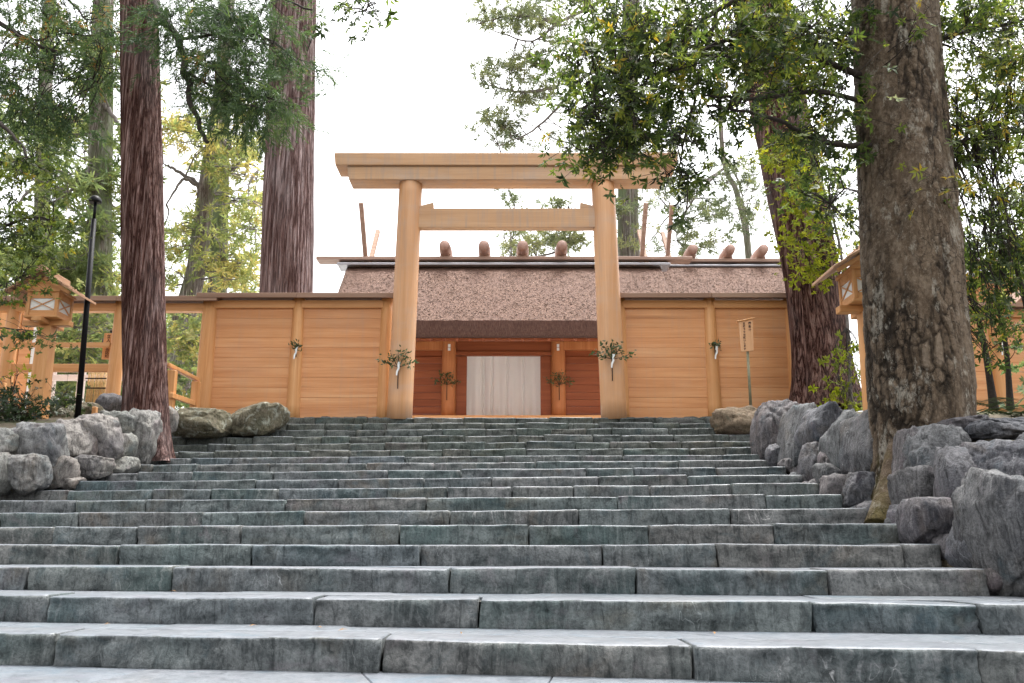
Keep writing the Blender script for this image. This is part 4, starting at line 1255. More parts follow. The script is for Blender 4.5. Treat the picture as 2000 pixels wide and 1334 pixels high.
def curve(pts, n=14):
    """smooth polyline through points"""
    P = np.array([list(p) for p in pts], float)
    if len(P) < 3:
        t = np.linspace(0, 1, n)[:, None]; return P[0] + (P[-1] - P[0]) * t
    Q = np.vstack([2 * P[0] - P[1], P, 2 * P[-1] - P[-2]])
    out = []
    m_ = max(3, n // (len(P) - 1))
    for i in range(1, len(Q) - 2):
        for t in np.linspace(0, 1, m_, endpoint=False):
            a, b, c_, d = Q[i - 1], Q[i], Q[i + 1], Q[i + 2]
            out.append(.5 * ((2 * b) + (-a + c_) * t + (2 * a - 5 * b + 4 * c_ - d) * t * t + (-a + 3 * b - 3 * c_ + d) * t ** 3))
    out.append(P[-1])
    return np.array(out)

def sprigs(tree, regions, tpls, mat, size, twig_mat, skeleton, flat=.45, droop=.35, name='crown', sigma=.38, tint_sd=.22, twig_r=.010, twig_sub=.5):
    """leaf masses: regions = (cx,cy,rx,ry,Y,dY,subs,per,tint); each sub-cluster hangs on a twig grown from the skeleton"""
    cr, tw = Mesh(), Mesh()
    SK = np.vstack(skeleton) if skeleton else None
    for (cx, cy, rx, ry, Y, dY, subs, per, tint) in regions:
        for _ in range(subs):
            while True:
                u, v = rng.uniform(-1, 1, 2)
                if u * u + v * v <= 1: break
            yy = Y + rng.uniform(-dY, dY)
            c = np.array(W(cx + u * rx, cy + v * ry, yy))
            sg_m = sigma * rng.uniform(.55, 1.3)
            n = max(3, int(per * rng.uniform(.5, 1.5)))
            off = rng.normal(size=(n, 3)) * [sg_m, sg_m, sg_m * flat]
            P = c + off
            D = off * [1, 1, .6] + rng.normal(size=(n, 3)) * sg_m * .45
            D[:, 2] -= droop * sg_m * 1.3
            ti = np.clip(tint + rng.normal(0, tint_sd * .6) + rng.normal(0, tint_sd * .6, n), 0, 1)
            instance(cr, tpls, P, D, size * rng.uniform(.5, 1.35, n), ti)
            if SK is not None:
                d2 = ((SK - c) ** 2).sum(1); b = SK[d2.argmin()]
                mid = (b + c) / 2 + rng.normal(size=3) * .08 * math.sqrt(d2.min()) + [0, 0, .06 * math.sqrt(d2.min())]
                path = curve([b, mid, c], 8)
                tw.tube(path, np.linspace(twig_r * 1.3, twig_r * .5, len(path)), 5)
                for q in P[rng.random(n) < twig_sub][:6]:
                    tw.tube(np.array([c * .8 + b * .2, (c + q) / 2 + [0, 0, .03], q]), [twig_r * .7, twig_r * .5, twig_r * .3], 4)
    crown = cr.build(name, mat, tree, True)
    if tw.V:
        tag(tw.build('twigs', twig_mat, tree, True), kind='stuff')
    return crown

def trunk(tree, ctrl, mat, sides=56, rings=110, ridge=.05, flare=0.0, flare_h=.8, seed=0, lumps=.04, name='trunk', freq=7.0, plates=0.0):
    """ctrl = [(x,y,z,r)...] from the root up"""
    P = curve([c_[:3] for c_ in ctrl], rings)
    rr = np.interp(np.linspace(0, 1, len(P)), np.linspace(0, 1, len(ctrl)), [c_[3] for c_ in ctrl])
    a = np.linspace(0, 2 * math.pi, sides, endpoint=False)
    V = np.empty((len(P), sides, 3))
    TN = np.full((len(P), sides), .5)
    z0 = P[0, 2]
    for i, p in enumerate(P):
        hgt = p[2] - z0
        fl = flare * math.exp(-hgt / flare_h)
        for j, t in enumerate(a):
            c_, s_ = math.cos(t), math.sin(t)
            n1 = mnoise.noise((c_ * freq * .5 + seed, s_ * freq * .5, hgt * .16 + seed))
            n2 = mnoise.noise((c_ * freq * 1.6 + seed, s_ * freq * 1.6, hgt * .33))
            n3 = mnoise.noise((c_ * 1.3 + seed, s_ * 1.3, hgt * .5))
            root = max(0, mnoise.noise((c_ * 2.2 + seed * 3, s_ * 2.2, 4))) * fl * 2.2 + fl * .6
            r = rr[i] * (1 + ridge * (1 - 2 * abs(n1)) + ridge * .6 * n2 + lumps * n3) + root
            if plates:
                q = Vector((c_ * rr[i] * 9.5 + .5 * mnoise.noise((c_ * 5, s_ * 5, hgt * 3)), s_ * rr[i] * 9.5 + seed, hgt * 3.4 + .7 * mnoise.noise((c_ * 6 + 9, s_ * 6, hgt * 4))))
                ds, ps = mnoise.voronoi(q)
                e_ = min(1.0, (ds[1] - ds[0]) / .30)
                cell = mnoise.cell(ps[0] * 7.31)
                msk = min(1.0, max(0.0, .38 + 2.2 * mnoise.noise((c_ * 1.8 + seed, s_ * 1.8, hgt * .8))))
                fine = mnoise.noise((c_ * rr[i] * 30, s_ * rr[i] * 30, hgt * 22))
                r += plates * ((e_ - .6) * (.35 + .65 * msk) + (cell * .5 - .25) * msk + .30 * fine)
                TN[i, j] = min(1, max(0, (e_ * (.45 + .35 * cell)) * msk + (1 - msk) * (.42 + .25 * e_) + .22 * fine))
            V[i, j] = (p[0] + r * c_, p[1] + r * s_, p[2])
    n = len(P)
    i = np.arange(n - 1)[:, None] * sides; j = np.arange(sides)[None, :]; k = (j + 1) % sides
    Q = np.stack([i + j, i + k, i + sides + k, i + sides + j], -1).reshape(-1, 4)
    me = np_mesh(name, V.reshape(-1, 3), Q, None, TN.reshape(-1))
    return link(name, me, mat, tree, True)

def px_trunk(pts):
    """[(px,py,Y,width_px)] -> control points"""
    out = []
    for px, py, Y, w in pts:
        p = W(px, py, Y); out.append((p.x, p.y, p.z, M(w, Y, p.z) / 2))
    return out

def up(ctrl, z, taper=.6):
    a, b = ctrl[-2], ctrl[-1]
    t = (z - b[2]) / max(.01, b[2] - a[2])
    return ctrl + [(b[0] + (b[0] - a[0]) * t * .6, b[1] + (b[1] - a[1]) * t * .6, z, b[3] * taper)]

def branch(tree, pts, r0, r1, mat, name='branch', n=20):
    path = curve([W(*p) for p in pts], n)
    wob = np.array([[mnoise.noise((i * .9, k * 7.1, r0 * 99)) for k in range(3)] for i in range(len(path))]) * r0 * .8
    path = path + wob
    m = Mesh(); m.tube(path, np.linspace(r0, r1, len(path)), 8)
    m.build(name, mat, tree)
    return path

# ------------------------------------------------------------------ near cedar on the left edge of the steps
t1 = empty('cedar_tree', W(284, 892, 15.3), 'reddish cedar trunk rising from the steps beside the left boulder wall', 'tree')
c1 = px_trunk([(286, 905, 15.3, 80), (285, 800, 15.3, 78), (280, 560, 15.35, 75), (277, 300, 15.4, 71), (272, 0, 15.5, 66), (268, -260, 15.6, 60)])
trunk(t1, up(c1, 19, .7), BARK_RED, 110, 150, .075, .16, .45, 3, .03, freq=11)
sk = [branch(t1, [(300, 0, 15.2), (322, 48, 14.9), (345, 78, 14.7), (362, 140, 14.5), (376, 200, 14.4), (390, 250, 14.3), (409, 283, 14.2)], .085, .03, TWIG),
      branch(t1, [(345, 78, 14.7), (400, 70, 14.4), (470, 60, 14.0), (540, 85, 13.8), (590, 130, 13.7)], .035, .012, TWIG),
      branch(t1, [(300, -60, 15.2), (420, -20, 14.3), (520, -10, 13.9), (610, 20, 13.7)], .05, .015, TWIG),
      branch(t1, [(362, 140, 14.5), (440, 180, 14.2), (520, 190, 13.9), (570, 210, 13.8)], .03, .01, TWIG)]
sprigs(t1, [(410, 30, 90, 50, 14.3, .8, 16, 14, .38), (455, 90, 85, 70, 14.1, .9, 19, 13, .4), (420, 170, 90, 60, 14.3, .7, 15, 13, .36), (505, 205, 60, 60, 13.9, .7, 9, 11, .42),
            (560, 105, 32, 36, 13.8, .5, 4, 10, .4), (450, 235, 60, 35, 14.2, .6, 6, 10, .5), (530, 15, 40, 26, 13.9, .6, 4, 11, .4), (350, 60, 30, 50, 14.8, .4, 5, 12, .3), (538, 235, 22, 30, 13.9, .4, 4, 9, .4)],
       SPRAY_LONG, LEAF_CEDAR, .36, TWIG, sk, .7, 1.0, sigma=.26)

# big cedar behind the left fence
t2 = empty('cedar_tree', W(562, 800, 21.5), 'massive straight cedar trunk rising behind the left board fence', 'tree')
c2 = px_trunk([(558, 830, 21.5, 106), (560, 570, 21.5, 97), (566, 280, 21.6, 90), (573, 0, 21.8, 84), (578, -250, 22, 78)])
trunk(t2, up(c2, 25, .7), BARK_GREY, 110, 140, .055, .25, .7, 8, .02, freq=13)
sprigs(t2, [(622, 150, 10, 22, 21.0, .3, 4, 7, .4), (618, 30, 10, 20, 21, .3, 3, 7, .4)], SPRAY, LEAF_CEDAR, .30, TWIG, [curve([W(600, 100, 21.3), W(618, 140, 21.0)], 5)], .7, .9, sigma=.2)

# leaning cedar on the right
t3 = empty('cedar_tree', W(1610, 785, 17.6), 'leaning dark red cedar trunk at the end of the right fence', 'tree')
c3 = px_trunk([(1618, 800, 17.6, 104), (1606, 700, 17.7, 96), (1588, 560, 17.9, 96), (1562, 420, 18.1, 100), (1535, 280, 18.4, 100), (1505, 120, 18.8, 98), (1480, -20, 19.2, 96), (1450, -200, 19.8, 92)])
trunk(t3, up(c3, 20, .8), BARK_LEAN, 110, 150, .10, .22, .6, 21, .04, freq=9)

# big flaking trunk in front on the right
t4 = empty('evergreen_oak_tree', W(1750, 1010, 9.7), 'broad evergreen with flaking brown bark growing out of the right boulder wall', 'tree')
c4 = px_trunk([(1790, 1020, 9.6, 160), (1794, 960, 9.62, 168), (1800, 860, 9.66, 178), (1797, 760, 9.7, 192), (1786, 620, 9.75, 186), (1776, 460, 9.8, 180), (1762, 280, 9.9, 168), (1752, 120, 10.0, 160), (1744, -20, 10.1, 158), (1736, -250, 10.2, 150)])
trunk(t4, up(c4, 9.5, .8), PLATE_BARK, 230, 420, .020, .06, .3, 31, .06, freq=5, plates=.018)
# buttress root running down between the boulders
m = Mesh()
path = curve([W(1782, 800, 9.55), W(1752, 880, 9.4), W(1738, 950, 9.25), W(1726, 1005, 9.1), W(1722, 1030, 9.05)], 26)
m.tube(path, np.interp(np.linspace(0, 1, len(path)), [0, .45, .8, 1], [.10, .11, .15, .17]), 22); m.build('root', PLATE_BARK, t4)
sk4 = [branch(t4, [(1700, 285, 9.7), (1640, 282, 9.5), (1570, 262, 9.3), (1520, 235, 9.1), (1440, 215, 8.9), (1380, 205, 8.8)], .04, .012, TWIG),
       branch(t4, [(1690, 200, 9.8), (1600, 178, 9.5), (1500, 190, 9.2), (1420, 190, 9.0), (1340, 175, 8.8)], .035, .010, TWIG),
       branch(t4, [(1690, 150, 9.9), (1600, 118, 9.6), (1510, 108, 9.3), (1430, 75, 9.0), (1330, 130, 8.7), (1230, 180, 8.5)], .045, .012, TWIG),
       branch(t4, [(1690, 60, 10.0), (1640, 90, 9.8), (1655, 150, 9.6)], .03, .012, TWIG),
       branch(t4, [(1690, -60, 10.0), (1540, -40, 9.6), (1400, 20, 9.2), (1300, 110, 8.9), (1200, 170, 8.6), (1130, 220, 8.5)], .05, .012, TWIG),
       branch(t4, [(1400, 20, 9.2), (1375, 120, 9.1), (1345, 240, 8.9), (1325, 330, 8.7)], .025, .008, TWIG),
       branch(t4, [(1690, -90, 10.0), (1400, -80, 9.2), (1100, -60, 8.6), (760, -30, 8.4), (715, 20, 8.4)], .05, .008, TWIG),
       branch(t4, [(1828, 80, 10.2), (1890, 60, 10.4), (1960, 50, 10.6), (2060, 20, 10.8)], .04, .015, TWIG),
       branch(t4, [(1835, 290, 10.1), (1900, 270, 10.2), (1970, 260, 10.4), (2060, 250, 10.6)], .03, .012, TWIG),
       branch(t4, [(1690, 380, 9.9), (1650, 370, 10.4), (1622, 400, 10.8)], .016, .006, TWIG)]
sprigs(t4, [(1230, 130, 130, 110, 8.7, .7, 53, 13, .40), (1380, 150, 120, 130, 9.0, .8, 46, 13, .42), (1180, 250, 85, 60, 8.5, .5, 20, 12, .34), (1300, 265, 80, 40, 8.7, .5, 12, 12, .32),
            (1330, 350, 34, 36, 8.6, .3, 8, 9, .28), (1160, 300, 60, 20, 8.5, .4, 7, 8, .36), (1530, 110, 110, 110, 9.4, .8, 44, 13, .46), (1430, 30, 150, 40, 9.2, .8, 20, 12, .44),
            (1600, 240, 80, 100, 9.7, .7, 34, 10, .34), (1620, 60, 60, 60, 9.9, .6, 24, 11, .4), (1250, 30, 120, 40, 8.8, .7, 17, 12, .42), (705, 14, 40, 22, 8.4, .3, 6, 9, .22),
            (1915, 60, 90, 80, 10.3, .8, 46, 13, .48), (1920, 210, 90, 80, 10.3, .8, 42, 12, .52), (1900, 330, 80, 60, 10.4, .7, 28, 11, .5), (1960, 430, 60, 60, 10.6, .6, 16, 10, .4),
            (1480, -90, 200, 60, 9.4, .9, 30, 12, .45), (1760, -150, 160, 90, 10, 1.0, 26, 12, .45), (2030, 120, 60, 160, 10.6, .8, 20, 11, .45), (1950, 540, 60, 90, 10.6, .6, 22, 10, .35), (1930, 650, 50, 40, 10.8, .5, 6, 8, .4), (1840, 372, 22, 34, 9.4, .15, 5, 8, .55), (1815, 30, 26, 40, 9.3, .2, 3, 7, .55)],
       BROAD, LEAF_OAK, .155, TWIG, sk4, .75, .9, sigma=.20, twig_r=.007, tint_sd=.3)
sprigs(t4, [(1640, 420, 48, 90, 11.2, .5, 16, 9, .3), (1600, 340, 60, 60, 11.2, .5, 10, 9, .35)], BROAD_FINE, LEAF_OAK, .17, TWIG, [sk4[-1]], .7, .8, name='lower_crown', sigma=.18, twig_r=.006)

# maple with yellow-green sprays in front of the leaning trunk
t5 = empty('maple_tree', W(1655, 805, 16.4), 'small maple with bright yellow-green leaves beside the leaning cedar', 'tree')
trunk(t5, px_trunk([(1662, 812, 16.4, 8), (1656, 640, 16.4, 6), (1640, 480, 16.4, 5), (1600, 340, 16.5, 4), (1560, 220, 16.7, 3)]), TWIG_PALE, 16, 40, .03, .02, .3, 5, .05)
sk5 = [curve([W(1652, 640, 16.4), W(1640, 480, 16.4), W(1600, 340, 16.5), W(1560, 220, 16.7)], 20)]
sprigs(t5, [(1560, 300, 55, 50, 16.6, .4, 14, 12, .55), (1585, 390, 62, 50, 16.5, .4, 22, 12, .6), (1600, 480, 50, 50, 16.4, .4, 18, 12, .55), (1595, 540, 30, 20, 16.4, .3, 6, 10, .6),
            (1520, 300, 40, 40, 16.7, .4, 8, 10, .5), (1660, 690, 26, 40, 16.2, .3, 8, 9, .3), (1655, 760, 26, 36, 16.2, .3, 9, 9, .35), (1530, 120, 50, 60, 16.9, .4, 10, 10, .4), (1480, 60, 60, 60, 17, .4, 8, 10, .35)],
       BROAD_FINE, LEAF_MAPLE, .20, TWIG, sk5, .35, .2, sigma=.26, twig_r=.006)

# saplings, right edge
def sapling(pts, Y, label, regs, r0=.03):
    t = empty('sapling', W(pts[0][0], pts[0][1], Y), label, 'tree')
    ctrl = []
    for i, (a, b) in enumerate(pts):
        p = W(a, b, Y + i * .05); ctrl.append((p.x, p.y, p.z, r0 * (1 - .75 * i / (len(pts) - 1))))
    trunk(t, ctrl, TWIG, 12, 40, .05, .02, .2, 2, .05)
    sk_ = [curve([c_[:3] for c_ in ctrl], 16)]
    sprigs(t, regs, BROAD_FINE, LEAF_OAK, .17, TWIG, sk_, .35, .3, sigma=.16, twig_r=.005)
sapling([(1942, 800), (1925, 690), (1908, 610), (1893, 520), (1878, 440)], 11.6, 'thin sapling leaning left beside the big flaking trunk', [(1905, 560, 40, 60, 11.6, .4, 12, 8, .5), (1890, 470, 40, 50, 11.7, .4, 10, 8, .45), (1925, 640, 40, 40, 11.5, .4, 6, 7, .45)], .045)
sapling([(1974, 800), (1965, 680), (1950, 600), (1940, 500), (1930, 420)], 11.9, 'thin upright sapling near the right edge above the fern', [(1960, 560, 40, 50, 11.9, .4, 8, 8, .5), (1935, 470, 40, 50, 11.9, .4, 8, 8, .4), (1985, 640, 30, 40, 11.8, .4, 6, 7, .4)], .038)
sapling([(2040, 800), (2010, 620), (1990, 540), (1972, 470), (1960, 380)], 11.2, 'sapling whose bare stem crosses the upper right edge', [(1985, 420, 40, 50, 11.2, .4, 8, 8, .4), (1995, 510, 30, 50, 11.2, .4, 8, 8, .4)], .05)

# ferns and shrubs
def fern(px, py, Y, size, label, n=18):
    t = empty('fern', W(px, py, Y), label, 'plant')
    m = Mesh(); base = np.array(W(px, py, Y))
    for i in range(n):
        a = i * 2.4 + rng.uniform(-.2, .2); L = size * rng.uniform(.7, 1.15)
        d = np.array([math.cos(a), math.sin(a), 0]); sd_ = np.array([-d[1], d[0], 0])
        K = 12
        for k in range(K):
            u = (k + .5) / K
            p = base + d * L * u + np.array([0, 0, L * (.75 * u - .8 * u * u)])
            w = L * .30 * math.sin(math.pi * min(1, u * .9 + .12))
            for sgn in (-1, 1):
                e = p + sd_ * sgn * w + d * L * .10 + np.array([0, 0, -.12 * w])
                q = d * L * .028
                m.add(np.array([p - q, p + q, e]), None, np.array([[0, 1, 2]]), float(np.clip(rng.normal(.35, .15), 0, 1)))
    m.build('fronds', LEAF_SHRUB, t, False)
fern(1985, 815, 9.6, .55, 'dark fern spreading over the boulders at the right edge', 22)
fern(1935, 795, 10.4, .40, 'smaller dark fern between the sapling stems')
def shrub(regs, label, mat=LEAF_SHRUB, size=.15, base=(40, 830, 15)):
    t = empty('shrub', W(*base), label, 'shrub')
    b0 = np.array(W(*base))
    sk_ = [np.linspace(b0, b0 + [0, 0, .3], 5)]
    sprigs(t, regs, BROAD_FINE, mat, size, TWIG, sk_, .8, .1, name='foliage', sigma=.17, twig_r=.006)
shrub([(20, 800, 50, 34, 14.9, .4, 34, 14, .3)], 'low dark green shrub behind the boulders at the left edge', base=(20, 838, 14.9))
shrub([(125, 795, 40, 16, 16.2, .3, 8, 9, .55), (118, 772, 26, 12, 16.6, .3, 5, 8, .6)], 'sparse low plant between the lantern post and the lamp pole', base=(125, 815, 16.2))
shrub([(40, 735, 30, 8, 14.6, .3, 3, 7, .95)], 'small twig with yellow leaves in front of the left railing', LEAF_MAPLE, .14, (20, 800, 14.6))

# evergreen with dark leaves at the left edge
t6 = empty('evergreen_tree', W(-70, 840, 14.2), 'leafy evergreen whose branches hang in from the left edge around the lantern', 'tree')
c6 = px_trunk([(-80, 850, 14.2, 40), (-75, 600, 14.2, 36), (-70, 300, 14.2, 32), (-65, 0, 14.2, 28)])
trunk(t6, up(c6, 13, .7), PLATE_BARK, 24, 60, .03, .06, .3, 6, .05)
sk6 = [branch(t6, [(-70, 200, 14.2), (-10, 235, 14.0), (30, 270, 13.9), (58, 312, 13.8)], .05, .018, TWIG),
       branch(t6, [(-70, 420, 14.2), (0, 440, 14.0), (60, 425, 13.9), (105, 430, 13.8)], .04, .012, TWIG),
       branch(t6, [(-70, 560, 14.2), (-10, 560, 14.1), (40, 540, 14.0)], .03, .01, TWIG),
       branch(t6, [(-70, 640, 14.2), (-10, 640, 14.0), (50, 645, 13.9)], .02, .008, TWIG)]
sprigs(t6, [(50, 370, 80, 60, 13.9, .5, 19, 12, .5), (40, 450, 80, 60, 13.9, .5, 19, 12, .5), (85, 430, 40, 50, 13.9, .5, 7, 11, .55), (25, 520, 55, 40, 14.0, .4, 11, 11, .55), (10, 570, 35, 25, 14.1, .3, 5, 10, .4),
            (30, 650, 45, 16, 13.9, .3, 6, 9, .45), (110, 660, 14, 14, 14.6, .2, 2, 7, .4), (40, 300, 50, 40, 13.9, .5, 6, 11, .45)],
       BROAD_FINE, LEAF_OAK, .17, TWIG, sk6, .5, .4, sigma=.22, twig_r=.006)

# hanging cedar at the upper left
t7 = empty('cedar_tree', W(-150, 830, 16.0), 'cedar outside the left edge whose feathery branches fill the upper left corner', 'tree')
c7 = px_trunk([(-160, 850, 16, 90), (-165, 400, 16, 84), (-170, 0, 16.1, 78), (-172, -240, 16.2, 72)])
trunk(t7, up(c7, 19, .7), BARK_RED, 48, 70, .05, .2, .5, 13, .03)
sk7 = [branch(t7, [(-150, 0, 16), (-60, 20, 15.7), (0, 46, 15.5), (50, 78, 15.3), (110, 100, 15.1)], .07, .03, TWIG),
       branch(t7, [(0, 46, 15.5), (70, 78, 15.5), (115, 65, 15.6), (180, 70, 15.7), (235, 60, 15.8)], .025, .010, TWIG),
       branch(t7, [(-150, -120, 16), (0, -60, 15.8), (120, -10, 15.7), (170, 40, 15.8)], .06, .015, TWIG),
       branch(t7, [(110, 70, 15.6), (150, 130, 15.5), (195, 165, 15.6)], .015, .007, TWIG)]
sprigs(t7, [(90, 30, 110, 40, 15.6, .9, 14, 13, .45), (60, 110, 80, 50, 15.5, .9, 12, 12, .6), (180, 70, 60, 70, 15.8, .7, 11, 13, .45), (40, 200, 60, 50, 15.6, .8, 10, 12, .4), (100, 230, 60, 50, 15.7, .8, 10, 12, .4),
            (200, 130, 40, 50, 16.2, .6, 6, 11, .45), (15, 130, 30, 60, 15.4, .6, 6, 12, .35), (130, 20, 40, 30, 15.8, .7, 4, 11, .95)],
       SPRAY, LEAF_CEDAR, .34, TWIG, sk7, .7, .8, sigma=.30)

# ------------------------------------------------------------------ farther trees
def far_tree(label, pts, bark, regs, mat, size, sk_pts, tpls=TUFT, top=30, sigma=.6, sides=28, name='cedar_tree', flat=.4, tr=.03, br_r=.09, tm=None):
    p = W(pts[0][0], pts[0][1], pts[0][2])
    t = empty(name, p, label, 'tree')
    trunk(t, up(px_trunk(pts), top, .6), bark, sides, 70, .05, .1, .6, int(pts[0][0]) % 50, .05)
    sk_ = [curve([W(a, b, c_) for a, b, c_, w in pts], 24)]
    for q in sk_pts: sk_.append(branch(t, q, br_r, .025, tm or TWIG_PALE))
    sprigs(t, regs, tpls, mat, size, tm or TWIG_PALE, sk_, flat, .2, sigma=sigma, twig_r=tr, twig_sub=.35)
    return t
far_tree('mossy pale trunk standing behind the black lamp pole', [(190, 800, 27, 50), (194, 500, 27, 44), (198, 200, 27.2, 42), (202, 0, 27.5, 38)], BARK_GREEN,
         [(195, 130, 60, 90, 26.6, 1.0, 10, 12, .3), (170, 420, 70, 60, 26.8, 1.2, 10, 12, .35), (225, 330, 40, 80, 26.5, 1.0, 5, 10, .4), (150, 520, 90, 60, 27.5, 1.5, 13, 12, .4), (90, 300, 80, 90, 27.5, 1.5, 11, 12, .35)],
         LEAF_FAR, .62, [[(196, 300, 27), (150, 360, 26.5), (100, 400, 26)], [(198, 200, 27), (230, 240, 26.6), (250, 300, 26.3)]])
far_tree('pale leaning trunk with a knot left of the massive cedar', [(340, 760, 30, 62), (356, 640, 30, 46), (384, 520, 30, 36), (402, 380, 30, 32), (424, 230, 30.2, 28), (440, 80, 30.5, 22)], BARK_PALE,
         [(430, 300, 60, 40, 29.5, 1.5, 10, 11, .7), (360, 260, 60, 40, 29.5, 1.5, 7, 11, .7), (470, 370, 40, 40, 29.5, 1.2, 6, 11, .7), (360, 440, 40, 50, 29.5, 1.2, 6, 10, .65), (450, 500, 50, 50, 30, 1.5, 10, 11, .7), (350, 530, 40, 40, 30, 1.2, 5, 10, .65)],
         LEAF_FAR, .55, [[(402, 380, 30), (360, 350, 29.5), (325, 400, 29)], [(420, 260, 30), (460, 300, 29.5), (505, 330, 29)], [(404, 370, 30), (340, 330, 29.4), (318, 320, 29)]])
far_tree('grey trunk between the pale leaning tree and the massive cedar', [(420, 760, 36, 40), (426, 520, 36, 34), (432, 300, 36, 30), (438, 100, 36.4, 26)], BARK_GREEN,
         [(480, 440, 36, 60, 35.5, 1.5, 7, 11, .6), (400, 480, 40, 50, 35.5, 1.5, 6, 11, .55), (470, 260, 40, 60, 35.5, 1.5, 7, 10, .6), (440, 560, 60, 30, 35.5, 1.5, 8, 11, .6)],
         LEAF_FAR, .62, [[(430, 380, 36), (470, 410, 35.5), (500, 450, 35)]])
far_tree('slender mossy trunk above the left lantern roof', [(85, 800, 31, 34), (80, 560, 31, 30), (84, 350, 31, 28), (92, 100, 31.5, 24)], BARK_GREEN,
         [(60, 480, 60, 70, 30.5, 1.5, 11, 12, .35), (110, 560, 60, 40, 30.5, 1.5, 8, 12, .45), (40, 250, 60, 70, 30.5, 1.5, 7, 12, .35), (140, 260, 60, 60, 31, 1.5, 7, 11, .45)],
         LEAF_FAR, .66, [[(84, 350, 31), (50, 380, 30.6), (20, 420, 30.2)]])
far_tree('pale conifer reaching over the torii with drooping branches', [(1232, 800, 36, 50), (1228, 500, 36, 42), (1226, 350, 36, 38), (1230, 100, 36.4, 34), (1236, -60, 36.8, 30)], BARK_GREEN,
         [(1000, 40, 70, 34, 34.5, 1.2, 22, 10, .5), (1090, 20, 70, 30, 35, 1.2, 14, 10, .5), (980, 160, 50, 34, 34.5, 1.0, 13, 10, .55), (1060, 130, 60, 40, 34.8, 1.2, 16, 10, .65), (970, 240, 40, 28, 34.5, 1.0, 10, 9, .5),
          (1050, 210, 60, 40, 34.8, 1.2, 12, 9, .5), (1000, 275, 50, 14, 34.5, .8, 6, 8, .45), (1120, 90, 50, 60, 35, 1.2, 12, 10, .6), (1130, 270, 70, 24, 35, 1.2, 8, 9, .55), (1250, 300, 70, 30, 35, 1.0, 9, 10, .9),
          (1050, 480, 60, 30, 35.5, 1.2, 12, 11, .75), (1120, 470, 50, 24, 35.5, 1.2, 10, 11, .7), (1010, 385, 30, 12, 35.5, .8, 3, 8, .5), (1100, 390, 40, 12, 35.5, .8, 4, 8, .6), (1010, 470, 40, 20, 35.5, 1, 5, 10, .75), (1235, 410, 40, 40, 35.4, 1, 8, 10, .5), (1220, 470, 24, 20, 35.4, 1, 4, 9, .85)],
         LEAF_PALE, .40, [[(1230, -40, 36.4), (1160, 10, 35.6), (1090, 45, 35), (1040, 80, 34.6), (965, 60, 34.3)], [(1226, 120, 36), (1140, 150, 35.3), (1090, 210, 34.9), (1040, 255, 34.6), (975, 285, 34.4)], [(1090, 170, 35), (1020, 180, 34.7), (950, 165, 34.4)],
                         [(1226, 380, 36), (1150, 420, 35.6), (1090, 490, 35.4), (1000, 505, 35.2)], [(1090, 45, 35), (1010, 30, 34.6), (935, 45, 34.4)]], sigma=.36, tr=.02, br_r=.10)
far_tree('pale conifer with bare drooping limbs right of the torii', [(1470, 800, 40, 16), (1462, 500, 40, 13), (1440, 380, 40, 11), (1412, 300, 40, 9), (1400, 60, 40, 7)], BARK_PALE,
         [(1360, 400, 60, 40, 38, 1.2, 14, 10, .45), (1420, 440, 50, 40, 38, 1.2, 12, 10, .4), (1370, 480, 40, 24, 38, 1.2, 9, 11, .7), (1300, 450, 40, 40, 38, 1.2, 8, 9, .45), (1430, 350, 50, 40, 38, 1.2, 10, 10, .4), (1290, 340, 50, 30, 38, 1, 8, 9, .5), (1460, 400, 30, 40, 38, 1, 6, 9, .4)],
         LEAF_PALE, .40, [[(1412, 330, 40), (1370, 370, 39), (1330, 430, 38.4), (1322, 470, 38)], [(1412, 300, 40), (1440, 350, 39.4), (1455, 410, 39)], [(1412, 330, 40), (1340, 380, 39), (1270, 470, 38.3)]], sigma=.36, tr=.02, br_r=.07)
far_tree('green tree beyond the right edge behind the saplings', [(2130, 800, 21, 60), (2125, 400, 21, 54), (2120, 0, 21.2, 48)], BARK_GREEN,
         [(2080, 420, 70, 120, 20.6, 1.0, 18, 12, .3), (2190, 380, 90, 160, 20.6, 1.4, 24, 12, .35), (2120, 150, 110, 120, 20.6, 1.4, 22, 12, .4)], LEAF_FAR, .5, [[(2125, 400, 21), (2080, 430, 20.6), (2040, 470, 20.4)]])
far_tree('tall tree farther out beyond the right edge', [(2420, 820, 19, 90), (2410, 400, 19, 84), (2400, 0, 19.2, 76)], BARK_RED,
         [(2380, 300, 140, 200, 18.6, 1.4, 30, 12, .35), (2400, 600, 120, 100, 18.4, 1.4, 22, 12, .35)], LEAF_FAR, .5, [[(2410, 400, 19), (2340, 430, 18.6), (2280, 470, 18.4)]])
# undergrowth beyond the open fence and the right fence
for i, (cx, cy, rx, ry, Y, n, ti, lab) in enumerate([(150, 640, 90, 50, 24, 34, .5, 'pale green bush seen through the open fence beside the lantern'), (150, 720, 110, 36, 25, 32, .4, 'darker bush below the rails of the open fence'),
                                                     (370, 650, 46, 60, 24.5, 28, .7, 'yellowish bush between the near cedar and the fence post'), (360, 740, 40, 36, 23.5, 16, .35, 'green bush behind the short sloping hand rail'),
                                                     (60, 590, 60, 30, 26, 18, .5, 'green bush above the rail at the far left'),
                                                     (2140, 740, 90, 70, 14.5, 26, .3, 'green bush on the bank beyond the right edge')]):
    t = empty('bush', W(cx, 800, Y), lab, 'shrub')
    b0 = np.array(W(cx, 800, Y))
    sprigs(t, [(cx, cy, rx, ry, Y, .8, n, 14, ti)], BROAD_FINE, LEAF_FAR, .34, TWIG_PALE, [np.linspace(b0, np.array(W(cx, cy, Y)), 8)], .7, .2, name='foliage', sigma=.36, twig_r=.01)

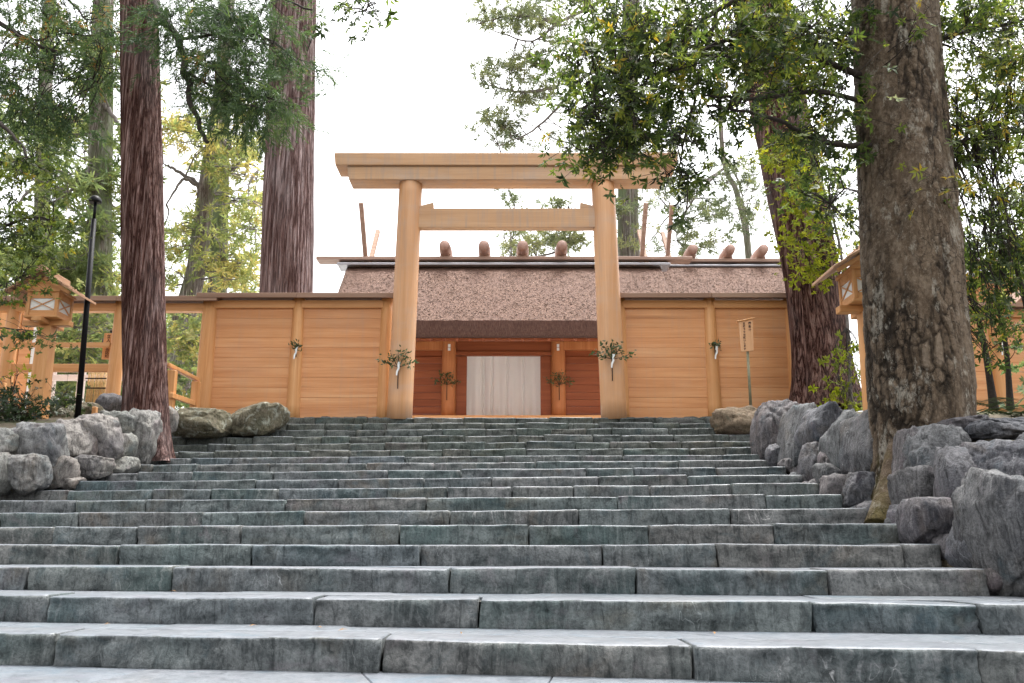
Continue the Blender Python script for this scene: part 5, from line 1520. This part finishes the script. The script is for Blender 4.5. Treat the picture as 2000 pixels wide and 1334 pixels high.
# distant forest closing the gaps low on both sides
def far_wood(px0, px1, py0, py1, Y, n, label, tint):
    m = Mesh()
    u = rng.uniform(px0, px1, n); v = rng.uniform(py0, py1, n); yy = Y + rng.uniform(-3, 3, n)
    P = np.array([W(a, b, c_) for a, b, c_ in zip(u, v, yy)])
    instance(m, TUFT, P, rng.normal(size=(n, 3)), .9 * rng.uniform(.6, 1.3, n), np.clip(tint + rng.normal(0, .2, n), 0, 1))
    tag(m.build('far_wood', LEAF_FAR, None), label, 'wood', kind='stuff')
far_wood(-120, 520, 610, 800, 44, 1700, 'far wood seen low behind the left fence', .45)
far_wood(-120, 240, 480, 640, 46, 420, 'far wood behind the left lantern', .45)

# ------------------------------------------------------------------ sakaki sprigs with paper streamers
def sakaki(px, py, Y, L, label, paper=True, spread=1.0, n=16, small=False):
    """sprig tied to a post: bare stem below, forked leafy twigs above, folded white paper"""
    t = empty('sakaki_sprig', W(px, py, Y), label, 'sprig', 'leaf sprigs tied to the posts')
    o = np.array(W(px, py, Y))
    m = Mesh(); m.tube(np.array([o + [0, 0, -L * .75], o + [0, -.02, 0], o + [0, -.03, L * .35]]), [.010, .012, .008], 6)
    lf = Mesh()
    forks = [(-1, .35), (1, .25), (-.45, .75), (.5, .8), (0, .9)] if not small else [(-.5, .4), (.6, .4), (0, .6)]
    lv, lt = leaf_tpl(1, .45)
    for fx, fz in forks:
        e = o + np.array([fx * L * .55 * spread, -.07, fz * L * .55])
        path = curve([o + [0, -.02, -.02], (o + e) / 2 + [0, -.03, -.05 * L], e], 8)
        m.tube(path, np.linspace(.008, .004, len(path)), 5)
        k = int(n * 1.6)
        P = path[rng.integers(len(path) // 3, len(path), k)] + rng.normal(size=(k, 3)) * [.045, .03, .045]
        D = rng.normal(size=(k, 3)) + [fx * .8, -.3, fz * .3]
        Fm = rot_to(D)
        V = np.einsum('nij,kj->nki', Fm, lv) * (.085 * rng.uniform(.7, 1.3, k))[:, None, None] + P[:, None, :]
        T = (lt[None] + (np.arange(k) * 5)[:, None, None]).reshape(-1, 3)
        lf.add(V.reshape(-1, 3), None, T, np.repeat(np.clip(rng.normal(.5, .22, k), 0, 1), 5))
    m.build('stem', TWIG, t); lf.build('leaves', LEAF_SAKAKI, t)
    if paper:
        V, Fc = [], []
        x, z, w, h = o[0], o[2] + L * .12, .026, .07
        pts = [(.03, 0), (.015, -1), (.018, -1.9), (-.012, -2.9), (-.02, -4.0)]
        for i, (dx, dz) in enumerate(pts):
            V += [(x + dx - w * (1 - .12 * i), o[1] - .09 - .008 * (i % 2), z + dz * h), (x + dx + w * (1 - .12 * i), o[1] - .10 + .01 * (i % 2), z + dz * h - .01)]
        for i in range(len(pts) - 1): Fc.append((2 * i, 2 * i + 1, 2 * i + 3, 2 * i + 2))
        link('paper_streamer', py_mesh('paper_streamer', V, Fc), PAPER, t)
YP = TY - .29
sakaki(778, 715, YP, .62, 'leafy sprig with white paper tied to the left torii post')
sakaki(1195, 700, YP, .62, 'leafy sprig with white paper tied to the right torii post', True, 1.15, 20)
sakaki(579, 680, FY - .17, .26, 'small sprig with white paper on the middle post of the left fence', True, .7, 10, True)
sakaki(1396, 680, FY - .17, .26, 'small sprig with white paper on the post left of the signboard', True, .7, 10, True)
sakaki(873, 750, GY - .23, .60, 'leafy sprig tied to the left pillar of the thatched gate', False)
sakaki(1092, 750, GY - .23, .60, 'leafy sprig tied to the right pillar of the thatched gate', False)
sakaki(1952, 672, FY - .17, .24, 'small sprig with white paper on the fence post behind the saplings', True, .6, 8, True)

# a few fallen leaves on the lowest treads
FALLEN = simple_mat('fallen_leaf', (.20, .11, .045), .8, .2, 0, .4, 30)
for i, (px, k, dy) in enumerate([(150, 1, .62), (610, 1, .6), (660, 1, .45), (900, 1, .35), (1010, 1, .55), (1375, 1, .7), (1382, 1, .6), (470, 1, .66), (80, 0, 0), (1080, 2, .6), (300, 2, .55)]):
    Y = (STEPY[k] + dy) if k else 4.6
    z = k * SH + .004
    x = WX(px, Y, z); Y -= SKEW.get(k, .16) * x
    a = random.uniform(0, 6.28); L = random.uniform(.02, .04)
    V = [(x - L * math.cos(a), Y - L * math.sin(a), z), (x - .3 * L * math.sin(a), Y + .3 * L * math.cos(a), z + .012), (x + L * math.cos(a), Y + L * math.sin(a), z + .004), (x + .3 * L * math.sin(a), Y - .3 * L * math.cos(a), z + .009)]
    tag(link('fallen_leaf', py_mesh('fallen_leaf', V, [(0, 1, 3), (1, 2, 3)]), FALLEN), 'tiny brown fallen leaf lying on the lowest stone treads', 'leaf', 'fallen leaves on the lowest steps')
